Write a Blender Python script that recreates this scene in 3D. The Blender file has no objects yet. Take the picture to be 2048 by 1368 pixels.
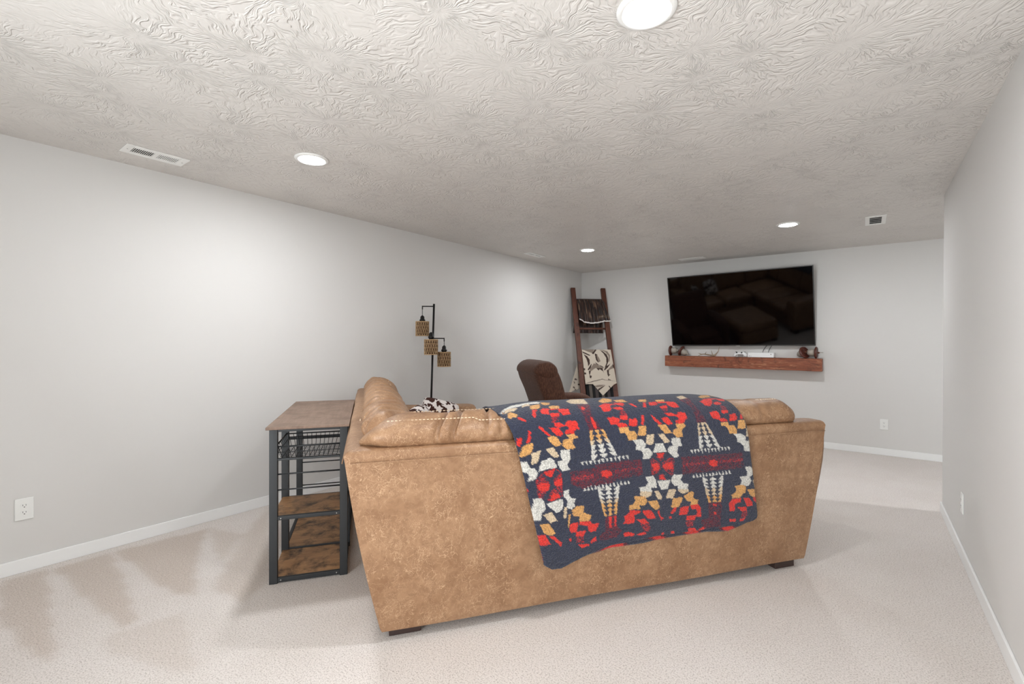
import bpy, bmesh, math, random
import numpy as np
from mathutils import Vector, Matrix, noise as mnoise

random.seed(7)
SC = bpy.context.scene
COL = SC.collection

# =====================================================================  CAMERA
F_PX, YAW, PITCH, ROLL, CAM_H = 933.515, .6495, -.0036, .0029, 1.3159
cam_d = bpy.data.cameras.new('camera'); cam = bpy.data.objects.new('camera', cam_d); COL.objects.link(cam)
cam_d.sensor_fit = 'HORIZONTAL'; cam_d.sensor_width = 36.0; cam_d.lens = F_PX * 36.0 / 2048.0
cam_d.clip_start = .02
_F = Vector((-math.sin(YAW)*math.cos(PITCH), math.cos(YAW)*math.cos(PITCH), math.sin(PITCH)))
_R = Vector((math.cos(YAW), math.sin(YAW), 0)); _U = _R.cross(_F)
_X = _R*math.cos(ROLL) + _U*math.sin(ROLL); _Y = -_R*math.sin(ROLL) + _U*math.cos(ROLL)
cam.matrix_world = Matrix(((_X.x, _Y.x, -_F.x, 0), (_X.y, _Y.y, -_F.y, 0), (_X.z, _Y.z, -_F.z, CAM_H), (0, 0, 0, 1)))
SC.camera = cam

# =====================================================================  WORLD, ADDED REAR FILL, EXPOSURE
world = bpy.data.worlds.new('sky'); SC.world = world; world.use_nodes = True
world.node_tree.nodes['Background'].inputs[0].default_value = (.75, .85, 1, 1)
world.node_tree.nodes['Background'].inputs[1].default_value = 1.0
SC.view_settings.view_transform = 'Standard'; SC.view_settings.look = 'None'
SC.view_settings.gamma = 1.0; SC.view_settings.use_curve_mapping = False
SC.view_settings.exposure = 0.28
LAMP_POWER = 13.6          # watts of light from each ceiling light
FILL_POWER = 145.0          # added fill light behind the camera, brightening the near room

LX, BY, RX, RY, CH = -3.7872, 6.9016, .4713, 4.8755, 2.44     # left wall, back wall, right wall, its end, ceiling
FILL_TILT = 27.0
REAR = -1.4; ALC = 2.6
dl = bpy.data.lights.new('rear_fill', 'AREA'); dl.shape = 'RECTANGLE'; dl.size = 1.45; dl.size_y = 1.5; dl.energy = FILL_POWER
dl.color = (.92, .975, 1)
dlo = bpy.data.objects.new('rear_fill', dl); COL.objects.link(dlo)
dlo.location = (-1.00, REAR-.30, .80); dlo.rotation_euler = (math.radians(90+FILL_TILT), 0, math.radians(-40))   # shines towards +Y and up, to lift the near ceiling and right wall

# =====================================================================  HELPERS
def lin(c):
    return tuple((x/255/12.92 if x/255 <= .04045 else ((x/255+.055)/1.055)**2.4) for x in c) + (1.0,)
def new_mat(name, rgb=None, rough=.6, metal=0.0, spec=.5):
    m = bpy.data.materials.new(name); m.use_nodes = True
    b = m.node_tree.nodes['Principled BSDF']
    if rgb is not None: b.inputs['Base Color'].default_value = lin(rgb)
    b.inputs['Roughness'].default_value = rough; b.inputs['Metallic'].default_value = metal
    b.inputs['Specular IOR Level'].default_value = spec
    return m
class NT:
    """tiny node builder"""
    def __init__(s, m): s.m = m; s.t = m.node_tree; s.b = s.t.nodes['Principled BSDF']
    def n(s, typ, **kw):
        x = s.t.nodes.new(typ)
        for k, v in kw.items():
            if k.startswith('i_'):
                key = k[2:]; key = int(key) if key.isdigit() else key.replace('_', ' ')
                x.inputs[key].default_value = v
            else: setattr(x, k, v)
        return x
    def l(s, a, b): s.t.links.new(a, b)
    def coord(s, scale=(1, 1, 1), out='Object'):
        tc = s.n('ShaderNodeTexCoord'); mp = s.n('ShaderNodeMapping'); mp.inputs['Scale'].default_value = scale
        s.l(tc.outputs[out], mp.inputs[0]); return mp.outputs[0]
    def noise(s, vec, scale, detail=3, rough=.5, dist=0):
        x = s.n('ShaderNodeTexNoise'); x.inputs['Scale'].default_value = scale; x.inputs['Detail'].default_value = detail
        x.inputs['Roughness'].default_value = rough; x.inputs['Distortion'].default_value = dist
        s.l(vec, x.inputs['Vector']); return x.outputs['Fac']
    def ramp(s, fac, stops):
        x = s.n('ShaderNodeValToRGB'); el = x.color_ramp.elements
        while len(el) < len(stops): el.new(.5)
        for e, (p, c) in zip(el, stops): e.position = p; e.color = c if len(c) == 4 else lin(c)
        s.l(fac, x.inputs[0]); return x.outputs[0]
    def mix(s, fac, a, b, blend='MIX'):
        x = s.n('ShaderNodeMix', data_type='RGBA', blend_type=blend)
        for sock, v in ((x.inputs[0], fac), (x.inputs[6], a), (x.inputs[7], b)):
            if isinstance(v, (int, float)): sock.default_value = v
            elif isinstance(v, tuple): sock.default_value = v if len(v) == 4 else lin(v)
            else: s.l(v, sock)
        return x.outputs[2]
    def math(s, op, a, b=None, c=None):
        x = s.n('ShaderNodeMath', operation=op)
        for i, v in enumerate((a, b, c)):
            if v is None: continue
            if isinstance(v, (int, float)): x.inputs[i].default_value = v
            else: s.l(v, x.inputs[i])
        return x.outputs[0]
    def bump(s, h, strength=.3, dist=.01, prev=None):
        x = s.n('ShaderNodeBump'); x.inputs['Strength'].default_value = strength; x.inputs['Distance'].default_value = dist
        s.l(h, x.inputs['Height'])
        if prev is not None: s.l(prev, x.inputs['Normal'])
        return x.outputs[0]
    def color(s, c): s.l(c, s.b.inputs['Base Color'])
    def normal(s, n_): s.l(n_, s.b.inputs['Normal'])

def tag(o, label=None, cat=None, group=None, kind=None):
    if label: o['label'] = label
    if cat: o['category'] = cat
    if group: o['group'] = group
    if kind: o['kind'] = kind
    return o
def thing(name, label, cat, mat=None, group=None):
    o = bpy.data.objects.new(name, None); COL.objects.link(o); o.empty_display_size = .05
    if mat is not None: o.matrix_world = mat
    return tag(o, label, cat, group)
def mobj(name, verts, faces, mat, parent=None, smooth=False, matrix=None):
    me = bpy.data.meshes.new(name); me.from_pydata([tuple(v) for v in verts], [], [tuple(f) for f in faces]); me.validate()
    bm = bmesh.new(); bm.from_mesh(me); bmesh.ops.recalc_face_normals(bm, faces=bm.faces); bm.to_mesh(me); bm.free()
    if smooth: me.polygons.foreach_set('use_smooth', [True]*len(me.polygons))
    me.materials.append(mat)
    o = bpy.data.objects.new(name, me); COL.objects.link(o)
    if parent is not None: o.parent = parent
    if matrix is not None: o.matrix_world = matrix
    return o
def frame(loc, rz): return Matrix.Translation(loc) @ Matrix.Rotation(rz, 4, 'Z')
def bevel(o, w, seg=2, ang=35):
    m = o.modifiers.new('bevel', 'BEVEL'); m.width = w; m.segments = seg; m.limit_method = 'ANGLE'; m.angle_limit = math.radians(ang)
    o.data.polygons.foreach_set('use_smooth', [True]*len(o.data.polygons))
    w_ = o.modifiers.new('wn', 'WEIGHTED_NORMAL'); w_.keep_sharp = True
    return o
class MB:
    def __init__(s): s.v = []; s.f = []
    def add(s, v, f):
        k = len(s.v); s.v += [tuple(p) for p in v]; s.f += [tuple(i+k for i in q) for q in f]; return s
    def box(s, x0, x1, y0, y1, z0, z1, M=None):
        v = [Vector(p) for p in ((x0,y0,z0),(x1,y0,z0),(x1,y1,z0),(x0,y1,z0),(x0,y0,z1),(x1,y0,z1),(x1,y1,z1),(x0,y1,z1))]
        if M is not None: v = [M @ p for p in v]
        return s.add(v, [(0,3,2,1),(4,5,6,7),(0,1,5,4),(1,2,6,5),(2,3,7,6),(3,0,4,7)])
    def tube(s, pts, rad, n=10, cap=True):
        pts = [Vector(p) for p in pts]; rad = rad if isinstance(rad, (list, tuple)) else [rad]*len(pts)
        k = len(s.v); up = None
        for i, p in enumerate(pts):
            d = (pts[min(i+1, len(pts)-1)] - pts[max(i-1, 0)]).normalized()
            if up is None: up = Vector((0, 0, 1)) if abs(d.z) < .9 else Vector((1, 0, 0))
            a = d.cross(up).normalized(); b = a.cross(d).normalized(); up = b
            for j in range(n):
                t = 2*math.pi*j/n; s.v.append(tuple(p + (a*math.cos(t) + b*math.sin(t))*rad[i]))
        for i in range(len(pts)-1):
            for j in range(n): s.f.append((k+i*n+j, k+i*n+(j+1) % n, k+(i+1)*n+(j+1) % n, k+(i+1)*n+j))
        if cap: s.f.append(tuple(k+j for j in range(n))[::-1]); s.f.append(tuple(k+(len(pts)-1)*n+j for j in range(n)))
        return s
    def lathe(s, prof, n=32, M=None, close=False):
        """profile (r,z) about Z"""
        k = len(s.v)
        for r, z in prof:
            for j in range(n):
                t = 2*math.pi*j/n; p = Vector((r*math.cos(t), r*math.sin(t), z)); s.v.append(tuple(M @ p if M is not None else p))
        m = len(prof)
        for i in range(m if close else m-1):
            i2 = (i+1) % m
            for j in range(n): s.f.append((k+i*n+j, k+i*n+(j+1) % n, k+i2*n+(j+1) % n, k+i2*n+j))
        if not close: s.f.append(tuple(k+j for j in range(n))[::-1]); s.f.append(tuple(k+(m-1)*n+j for j in range(n)))
        return s
    def build(s, name, mat, parent=None, smooth=False, matrix=None): return mobj(name, s.v, s.f, mat, parent, smooth, matrix)
def loft(rings, cap=True):
    """rings: list of equal-length closed loops -> verts, faces"""
    m = len(rings[0]); v = [p for r in rings for p in r]; f = []
    for i in range(len(rings)-1):
        for j in range(m): f.append((i*m+j, i*m+(j+1) % m, (i+1)*m+(j+1) % m, (i+1)*m+j))
    if cap: f.append(tuple(range(m))[::-1]); f.append(tuple((len(rings)-1)*m+j for j in range(m)))
    return v, f
def inside(px, py, poly):
    """vectorised point in polygon"""
    r = np.zeros(px.shape, bool); n = len(poly)
    for i in range(n):
        x1, y1 = poly[i]; x2, y2 = poly[(i+1) % n]
        if y1 == y2: continue
        c = ((y1 > py) != (y2 > py)) & (px < (x2-x1)*(py-y1)/(y2-y1)+x1); r ^= c
    return r
def nz(x, y, z): return mnoise.noise(Vector((x, y, z)))

# =====================================================================  MATERIALS OF THE ROOM
def wall_mat(name, rgb):
    m = new_mat(name, rgb, .75, spec=.25); k = NT(m); co = k.coord()
    k.normal(k.bump(k.noise(co, 160, 2), .06, .002)); return m
M_wall = wall_mat('wall_paint', (217, 215, 212))
M_trim = new_mat('trim_white', (240, 240, 239), .35)
def ceiling_mat():
    m = new_mat('stomped_ceiling', (219, 214, 209), .46, spec=.5); k = NT(m)
    co = k.coord((3.0, 3.0, 3.0))
    wob = k.n('ShaderNodeTexNoise', noise_dimensions='3D'); wob.inputs['Scale'].default_value = 3.0; wob.inputs['Detail'].default_value = 2
    k.l(co, wob.inputs['Vector'])
    wv = k.n('ShaderNodeVectorMath', operation='MULTIPLY_ADD'); wv.inputs[1].default_value = (.35, .35, 0)
    k.l(wob.outputs['Color'], wv.inputs[0]); k.l(co, wv.inputs[2])
    def brush(shift):
        sh = k.n('ShaderNodeVectorMath', operation='ADD'); sh.inputs[1].default_value = shift; k.l(wv.outputs[0], sh.inputs[0])
        vo = k.n('ShaderNodeTexVoronoi', voronoi_dimensions='2D'); vo.inputs['Scale'].default_value = 1.0; k.l(sh.outputs[0], vo.inputs['Vector'])
        df = k.n('ShaderNodeVectorMath', operation='SUBTRACT'); k.l(sh.outputs[0], df.inputs[0]); k.l(vo.outputs['Position'], df.inputs[1])
        sp = k.n('ShaderNodeSeparateXYZ'); k.l(df.outputs[0], sp.inputs[0])
        ang = k.math('ARCTAN2', sp.outputs[1], sp.outputs[0]); rad = vo.outputs['Distance']
        sc = k.n('ShaderNodeSeparateColor'); k.l(vo.outputs['Color'], sc.inputs[0])
        cb = k.n('ShaderNodeCombineXYZ'); k.l(k.math('MULTIPLY', ang, 7.5), cb.inputs[0])
        k.l(k.math('MULTIPLY', rad, 3.2), cb.inputs[1]); k.l(k.math('MULTIPLY', sc.outputs[0], 40), cb.inputs[2])
        f = k.noise(cb.outputs[0], 1.0, 2, .6, .35)
        rdg = k.math('ABSOLUTE', k.math('SUBTRACT', f, .5))
        fade = k.ramp(rad, [(.06, (.1, .1, .1, 1)), (.16, (1, 1, 1, 1)), (.60, (1, 1, 1, 1)), (.95, (.4, .4, .4, 1))])
        return k.mix(1.0, k.ramp(rdg, [(.0, (1, 1, 1, 1)), (.05, (.85, .85, .85, 1)), (.13, (0, 0, 0, 1))]), fade, 'MULTIPLY')
    h = brush((0, 0, 0))
    flat = k.ramp(k.noise(co, .9, 1), [(.34, (.35, .35, .35, 1)), (.5, (1, 1, 1, 1))])
    hh = k.mix(1.0, h, flat, 'MULTIPLY')
    n1 = k.bump(hh, .65, .005)
    k.normal(n1); return m
M_ceil = ceiling_mat()
def carpet_mat():
    m = new_mat('carpet', None, .95, spec=.1); k = NT(m); co = k.coord()
    at = k.n('ShaderNodeAttribute', attribute_name='pile')
    fine = k.noise(co, 150, 2, .85); blot = k.noise(co, 2.2, 3, .6); tuft = k.noise(co, 85, 2, .6)
    base = k.mix(at.outputs['Fac'], (224, 217, 212), (203, 191, 181))
    base = k.mix(k.math('MULTIPLY', k.ramp(blot, [(.40, (0, 0, 0, 1)), (.62, (1, 1, 1, 1))]), .20), base, (204, 193, 184))
    c = k.mix(k.math('MULTIPLY', k.ramp(fine, [(.34, (1, 1, 1, 1)), (.52, (0, 0, 0, 1))]), .62), base, (138, 126, 117))
    c = k.mix(k.math('MULTIPLY', k.ramp(tuft, [(.54, (0, 0, 0, 1)), (.7, (1, 1, 1, 1))]), .3), c, (230, 224, 218))
    k.color(c)
    k.normal(k.bump(fine, .55, .0045)); return m
M_carpet = carpet_mat()
M_glass = new_mat('pane_glass', (255, 255, 255), .02)
_k = NT(M_glass); _tr = _k.n('ShaderNodeBsdfTransparent'); _gl = _k.n('ShaderNodeBsdfGlossy'); _gl.inputs['Roughness'].default_value = .02
_mx = _k.n('ShaderNodeMixShader'); _mx.inputs[0].default_value = .06
_k.l(_tr.outputs[0], _mx.inputs[1]); _k.l(_gl.outputs[0], _mx.inputs[2]); _k.l(_mx.outputs[0], _k.t.nodes['Material Output'].inputs[0])

# =====================================================================  ROOM SHELL
def struct(o, label=None): return tag(o, label, kind='structure')
PILE = [[(-3729, 335), (-3714, 516), (-3312, 465), (-2750, 405), (-2602, 388), (-2777, 335), (-3205, 287)], [(-3711, 541), (-3703, 790), (-3312, 760), (-2685, 672), (-2702, 614), (-2991, 592), (-3353, 564)], [(-3700, 819), (-3646, 1305), (-3296, 1129), (-2760, 925), (-2848, 858), (-3245, 832)], [(-3629, 1318), (-3345, 1408), (-3010, 1150), (-3268, 1204)], [(-3319, 1397), (-3734, 1764), (-2579, 1219), (-2480, 1052), (-2745, 1012), (-2916, 1130)], [(-2686, 557), (-2615, 832), (-2273, 745), (-2098, 719), (-2284, 621), (-2537, 531)]]
def make_floor():
    x0, x1, y0, y1 = LX-.1, ALC+.1, REAR-.1, BY+.1
    xs = np.concatenate([np.arange(x0, -1.9, .025), np.linspace(-1.9, x1, 30)]); ys = np.concatenate([np.linspace(y0, .2, 12), np.arange(.225, 2.0, .025), np.linspace(2.0, y1, 20)])
    X, Y = np.meshgrid(xs, ys, indexing='ij'); nx, ny = X.shape
    v = np.stack([X, Y, np.zeros_like(X)], -1).reshape(-1, 3)
    f = [(i*ny+j, (i+1)*ny+j, (i+1)*ny+j+1, i*ny+j+1) for i in range(nx-1) for j in range(ny-1)]
    o = mobj('floor', v.tolist(), f, M_carpet)
    jx = np.array([nz(a*9, b*9, 1)*.010 for a, b in v[:, :2]]); p = np.zeros(len(v))
    for q, w in zip(PILE, (.9, .95, 1, .7, .75, .45)):
        p = np.maximum(p, w*inside(v[:, 0]*1000+jx*1000, v[:, 1]*1000+jx*600, q))
    P2 = p.reshape(nx, ny)
    for _ in range(1): P2[1:-1, 1:-1] = (P2[1:-1, 1:-1]*2+P2[:-2, 1:-1]+P2[2:, 1:-1]+P2[1:-1, :-2]+P2[1:-1, 2:])/6
    p = P2.reshape(-1)
    at = o.data.attributes.new('pile', 'FLOAT', 'POINT'); at.data.foreach_set('value', p.astype(np.float32))
    return struct(o, 'pale beige cut pile carpet with vacuum tracks')
make_floor()
struct(MB().box(LX-.1, ALC+.1, REAR-.1, BY+.1, CH, CH+.1).build('ceiling', M_ceil), 'white stomp textured ceiling')
struct(MB().box(LX-.1, LX, REAR-.1, BY+.1, 0, CH).build('wall_left', M_wall), 'long plain pale grey wall on the left')
struct(MB().box(LX, ALC, BY, BY+.1, 0, CH).build('wall_back', M_wall), 'pale grey end wall behind the television')
struct(MB().box(RX, ALC, REAR, RY, 0, CH).build('wall_right', M_wall), 'pale grey wall at the right edge ending in a corner')
struct(MB().box(ALC, ALC+.1, RY-.2, BY+.1, 0, CH).build('wall_alcove', M_wall), 'wall closing the recess round the right corner')
_w = MB(); _w.box(LX, -1.78, REAR-.1, REAR, 0, CH).box(-.22, RX, REAR-.1, REAR, 0, CH).box(-1.78, -.22, REAR-.1, REAR, 2.12, CH)
struct(_w.build('wall_rear', M_wall), 'unseen wall behind the camera, opened for the added fill light')
# unseen patio door, added to let the fill light in
_d = struct(MB().box(-1.78, -.22, REAR-.08, REAR-.02, 0, .06).box(-1.78, -.22, REAR-.08, REAR-.02, 2.06, 2.12).box(-1.78, -1.71, REAR-.08, REAR-.02, .06, 2.06)
            .box(-.29, -.22, REAR-.08, REAR-.02, .06, 2.06).box(-1.04, -.96, REAR-.08, REAR-.02, .06, 2.06).build('added_door_1', M_trim), 'unseen white framed glass door added for the fill light')
for a, b in ((-1.71, -1.04), (-.96, -.29)): MB().box(a, b, REAR-.054, REAR-.046, .06, 2.06).build('pane', M_glass, _d)
BBH, BBT = .077, .012
def baseboard(name, *a): return bevel(struct(MB().box(*a).build(name, M_trim)), .003, 2)
baseboard('baseboard_left', LX, LX+BBT, REAR, BY, 0, BBH)
baseboard('baseboard_back', LX+BBT, ALC, BY-BBT, BY, 0, BBH)
baseboard('baseboard_right', RX-BBT, RX, REAR, RY+BBT, 0, BBH)
baseboard('baseboard_return', RX, ALC, RY, RY+BBT, 0, BBH)

# =====================================================================  CEILING LIGHTS AND VENTS
M_lens = new_mat('lit_lens', (255, 255, 255), .4)
M_lens.node_tree.nodes['Principled BSDF'].inputs['Emission Color'].default_value = (.94, .975, 1, 1)
M_lens.node_tree.nodes['Principled BSDF'].inputs['Emission Strength'].default_value = 45.0
M_lens.cycles.emission_sampling = 'NONE'
M_ring = new_mat('lamp_trim', (238, 237, 234), .4)
def downlight(x, y, label):
    t = thing('recessed_light', label, 'ceiling light', Matrix.Translation((x, y, CH)), 'recessed ceiling lights')
    MB().lathe([(.100, 0), (.100, -.004), (.094, -.009), (.082, -.011), (.075, -.008), (.073, -.004), (.073, 0)], 48).build('trim', M_ring, t, True)
    MB().lathe([(.0725, -.003), (.0725, -.007), (.055, -.0135), (.012, -.018), (.001, -.018)], 28).build('lens', M_lens, t, True)
    ld = bpy.data.lights.new('lamp_light', 'AREA'); ld.shape = 'DISK'; ld.size = .140; ld.energy = LAMP_POWER; ld.color = (.94, .975, 1)
    lo = bpy.data.objects.new('lamp_light', ld); COL.objects.link(lo); lo.parent = t; lo.location = (0, 0, -.0195)
downlight(-.600, 1.540, 'large round recessed ceiling light cut off by the top edge')
downlight(-2.752, 1.560, 'round recessed ceiling light over the long left wall near the vent')
downlight(-.606, 5.180, 'round recessed ceiling light above the wall television')
downlight(-2.755, 5.172, 'small far recessed ceiling light near the wall corner')
downlight(1.550, 5.180, 'round recessed ceiling light round the right wall corner')
M_vent = new_mat('vent_white', (244, 243, 240), .4); M_dark = new_mat('vent_dark', (52, 46, 42), .8); M_screw = new_mat('steel', (190, 190, 188), .3, 1)
def vent(x, y, rz, label, L=.32, W=.155, style='banks'):
    t = thing('ceiling_vent', label, 'vent', frame((x, y, CH), rz), 'ceiling air vents')     # local x = long axis
    l, w = L/2, W/2; cl, cw = (l-.042, w-.038) if style == 'banks' else (l-.055, w-.034)
    f = MB()
    slots = [(-cl, -.012), (.012, cl)] if style == 'banks' else [(-cl, cl)]
    f.box(-l, -cl, -w, w, -.006, 0).box(cl, l, -w, w, -.006, 0).box(-cl, cl, -w, -cw, -.006, 0).box(-cl, cl, cw, w, -.006, 0)
    if style == 'banks': f.box(-.012, .012, -cw, cw, -.006, 0)
    bevel(f.build('vent_frame', M_vent, t), .002, 1)
    MB().box(-cl, cl, -cw, cw, -.0012, -.0002).build('backing', M_dark, t)
    if style == 'banks':
        for si, (a, b) in enumerate(slots):
            n = 11
            me = None
            for i in range(n):
                c = a+(b-a)*(i+.5)/n; ang = math.radians(-10 if si else -34)
                if me is None:
                    o = MB().box(-.0032, .0032, -cw, cw, -.0007, .0007).build('louver', M_vent, t); me = o.data
                else:
                    o = bpy.data.objects.new('louver', me); COL.objects.link(o); o.parent = t
                o.matrix_local = Matrix.Translation((c, 0, -.0045)) @ Matrix.Rotation(ang, 4, 'Y')
    else:
        for i in range(4):
            o = MB().box(-.020, .020, -cw, cw, -.001, .001).build('louver', M_vent, t)
            o.matrix_local = Matrix.Translation((-cl+.03+i*(2*cl-.06)/3, 0, -.010)) @ Matrix.Rotation(math.radians(-13), 4, 'Y')
    for sx in (-1, 1): MB().lathe([(.004, -.006), (.004, -.0072), (.001, -.0078)], 10, Matrix.Translation((sx*(l-.02), 0, 0))).build('screw', M_screw, t)
vent(-3.460, .955, math.pi/2, 'white slotted ceiling vent nearest, above the left wall', .315, .16)
vent(-3.475, 5.065, math.pi/2, 'white ceiling vent far along the left wall by the corner', .36, .115)
vent(-1.905, 6.565, 0, 'white ceiling vent just above the television', .33, .14)
vent(.062, 5.485, math.pi/2, 'white ceiling vent at the right beside the far ceiling light', .385, .155, 'long')

# =====================================================================  OUTLETS
M_plate = new_mat('outlet_plate', (236, 236, 233), .3); M_slot = new_mat('slot', (40, 38, 36), .6)
def outlet(loc, rz, label):
    t = thing('wall_outlet', label, 'outlet', frame(loc, rz), 'wall outlets')    # local -y faces the room
    bevel(MB().box(-.038, .038, -.006, 0, -.061, .061).build('cover_plate', M_plate, t), .003, 2)
    for zc in (.0195, -.0195):
        pts = [(.0165*math.cos(a), zc+max(-.0135, min(.0135, .0165*math.sin(a)))) for a in [2*math.pi*i/28 for i in range(28)]]
        v, f = loft([[(x, -.0055, z) for x, z in pts], [(x, -.0078, z) for x, z in pts]])
        r = mobj('receptacle', v, f, M_plate, t)
        MB().box(-.0073, -.0053, -.0084, -.0075, zc-.001, zc+.0075).build('slot', M_slot, r)
        MB().box(.0053, .0073, -.0084, -.0075, zc-.001, zc+.0065).build('slot', M_slot, r)
        MB().lathe([(.0026, 0), (.0026, .001)], 10, Matrix.Translation((0, -.0075, zc-.0075)) @ Matrix.Rotation(math.pi/2, 4, 'X')).build('slot', M_slot, r)
outlet((LX, .4325, .3555), math.pi/2, 'white outlet low on the long left wall')
outlet((.166, BY, .3545), 0, 'white outlet on the end wall right of the sofa')
outlet((RX, 3.92, .333), -math.pi/2, 'white outlet on the right wall seen edge on')

# =====================================================================  SECTIONAL SOFA
# sofa frame: x = along the near back panel, y = inwards, z up; origin under the near left corner
SA = Vector((-1.664, 1.262, 0)); SANG = math.atan2(1.938, 1.389); SOFA = frame(SA, SANG)
def suede(name, a, b, c):
    m = new_mat(name, None, .5, spec=.4); k = NT(m); co = k.coord()
    blot = k.noise(co, 5, 5, .62, .3); mid = k.noise(co, 26, 4, .6, .4)
    col = k.mix(k.ramp(blot, [(.32, (0, 0, 0, 1)), (.68, (1, 1, 1, 1))]), b, a)
    col = k.mix(k.math('MULTIPLY', k.ramp(mid, [(.42, (0, 0, 0, 1)), (.62, (1, 1, 1, 1))]), .45), col, c)
    # fine pale crackle of the brushed hide, in patches
    wob = k.n('ShaderNodeTexNoise'); wob.inputs['Scale'].default_value = 22; wob.inputs['Detail'].default_value = 1; k.l(co, wob.inputs['Vector'])
    wv = k.n('ShaderNodeVectorMath', operation='MULTIPLY_ADD'); wv.inputs[1].default_value = (.05, .05, .05); k.l(wob.outputs['Color'], wv.inputs[0]); k.l(co, wv.inputs[2])
    for sc, st, wd, off in ((62, (1, 1, .8), .06, 0), (115, (1.3, 1, .8), .075, 3)):
        mp = k.n('ShaderNodeMapping'); mp.inputs['Scale'].default_value = st; mp.inputs['Location'].default_value = (off, off, 0); k.l(wv.outputs[0], mp.inputs[0])
        vo = k.n('ShaderNodeTexVoronoi', feature='DISTANCE_TO_EDGE'); vo.inputs['Scale'].default_value = sc; k.l(mp.outputs[0], vo.inputs['Vector'])
        pat = k.noise(mp.outputs[0], 8+off, 2, .6); brk = k.noise(mp.outputs[0], 60, 1)
        msk = k.math('MULTIPLY', k.ramp(vo.outputs['Distance'], [(.0, (1, 1, 1, 1)), (wd, (0, 0, 0, 1))]), k.ramp(pat, [(.40, (0, 0, 0, 1)), (.60, (1, 1, 1, 1))]))
        msk = k.math('MULTIPLY', msk, k.ramp(brk, [(.42, (0, 0, 0, 1)), (.56, (1, 1, 1, 1))]))
        col = k.mix(k.math('MULTIPLY', msk, .8), col, (200, 166, 132))
    k.color(col)
    k.normal(k.bump(k.noise(co, 12, 4, .65), .3, .01)); return m
M_suede = suede('tan_suede', (164, 128, 97), (139, 103, 74), (120, 85, 59))
M_stitch = new_mat('cream_stitch', (232, 208, 178), .7)
M_foot = new_mat('dark_foot', (58, 42, 38), .5)
sofa = thing('sectional_sofa', 'tan brushed suede sectional sofa with its back to the viewer', 'sofa', SOFA)
HT = .85
def lean_r(z): return -.126*(z-.05)/.8           # y of the near back panel
def lean_l(z): return -.147*(z-.05)/.8           # x of the left back panel
def smooth_loop(P, n):
    P = np.array(P, float); N = len(P); out = []
    for i in range(N):
        a, b, c, d = P[i-1], P[i], P[(i+1) % N], P[(i+2) % N]
        for k in range(n):
            t = k/n; out.append(.5*(2*b+(c-a)*t+(2*a-5*b+4*c-d)*t*t+(3*b-a-3*c+d)*t**3))
    return np.array(out)
# --- back shells (outer panels, mitred at the corner)
def shell(wing):
    lean = lean_r if wing == 'r' else lean_l
    prof = [(lean(.05)+.004, .05)] + [(lean(z)-.010*math.sin(math.pi*(z-.05)/.8), z) for z in np.linspace(.07, .835, 14)]
    tp = lean(.85); prof += [(tp-.001, .850), (tp+.004, .860), (tp+.014, .868), (tp+.03, .872), (tp+.10, .873), (.03, .865), (.05, .6), (.06, .3), (.07, .05)]
    end = 2.372 if wing == 'r' else 2.42
    st = np.concatenate([[0, .012, .03], np.linspace(.1, end-.03, 44), [end-.010, end]]); rings = []
    for x in st:
        ring = []
        for (d, z) in prof:
            m0 = (d*1.167 if d < 0 else d) if wing == 'r' else (d*.857 if d < 0 else d)
            xx = m0 + x*(end-m0)/end
            w = min(1, x/.08)*min(1, (end-x)/.05)
            wav = .005*nz(xx*2.3, z*2.6, 3 if wing == 'r' else 9) + .003*nz(xx*6, z*5, 5)
            sag = -.006*math.sin(xx*5.0)*(1 if z < .12 else 0)*.4
            if d < -.0: d2 = d + wav*w
            else: d2 = d
            ring.append((xx, d2, z+sag) if wing == 'r' else (d2, xx, z+sag))
        rings.append(ring)
    v, f = loft(rings)
    o = mobj('back_panel', v, f, M_suede, sofa, True)
    o.data.set_sharp_from_angle(angle=math.radians(50)); return o
shell('r'); shell('l')
# piping seam a little below the top of each panel
def seam(pts, r=.0022): return MB().tube(pts, r, 6).build('seam', M_suede, sofa, True)
seam([(x, lean_r(.822)-.0125, .822+.004*nz(x*3, 1, 1)) for x in np.linspace(-.13, 2.36, 40)])
seam([(lean_l(.822)-.0125, y, .822) for y in np.linspace(-.11, 2.40, 40)])
# --- end arms
def arm(wing):
    rings = []
    for tau in (0, .008, .03, .07, .12, .18, .26, .36, .55, .75, .86, .91, .935, .95):
        zt = np.interp(tau, [0, .1, .22, .36, .95], [.835, .85, .80, .66, .64]) - (.02 if tau in (0, .95) else .008 if tau in (.008, .935) else 0)
        ins = .018 if tau in (0, .95) else .006 if tau in (.008, .935) else 0
        ring = []
        x0 = 2.13+ins
        for (a, z) in [(0, .06), (0, .5), (0, zt-.05), (.015, zt-.012), (.05, zt), (.12, zt+.006), (.19, zt), (.225, zt-.012), (.245, zt-.05), (.255, .5*zt+.25), (.25, .5), (.245, .4), (.243, .3), (.242, .2), (.24, .12), (.238, .06)]:
            bul = (.042*math.sin(math.pi*min(1, max(0, (z-.05)/1.05)))**1.0 if a > .2 else 0)
            if a > .2: bul += .008*nz(tau*6, z*9, 2)
            yy = tau + lean_r(min(z, .86))*max(0, 1-tau/.6) + .006
            ring.append((x0+a+bul-(2*ins if a > .1 else 0), yy, z))
        rings.append(ring)
    v, f = loft(rings)
    if wing == 'l':
        v = [(y-.03, x-2.13+2.165, z if z < .3 else .3+(z-.3)*1.2) for x, y, z in v]
        v = [(x, y, min(z, .70)+(.0 if z < .70 else .03*(1-math.exp(-(z-.70)*8)))) for x, y, z in v]
    o = mobj('arm', v, f, M_suede, sofa, True); s = o.modifiers.new('sub', 'SUBSURF'); s.levels = s.render_levels = 1
    return o
arm('r'); arm('l')
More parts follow.
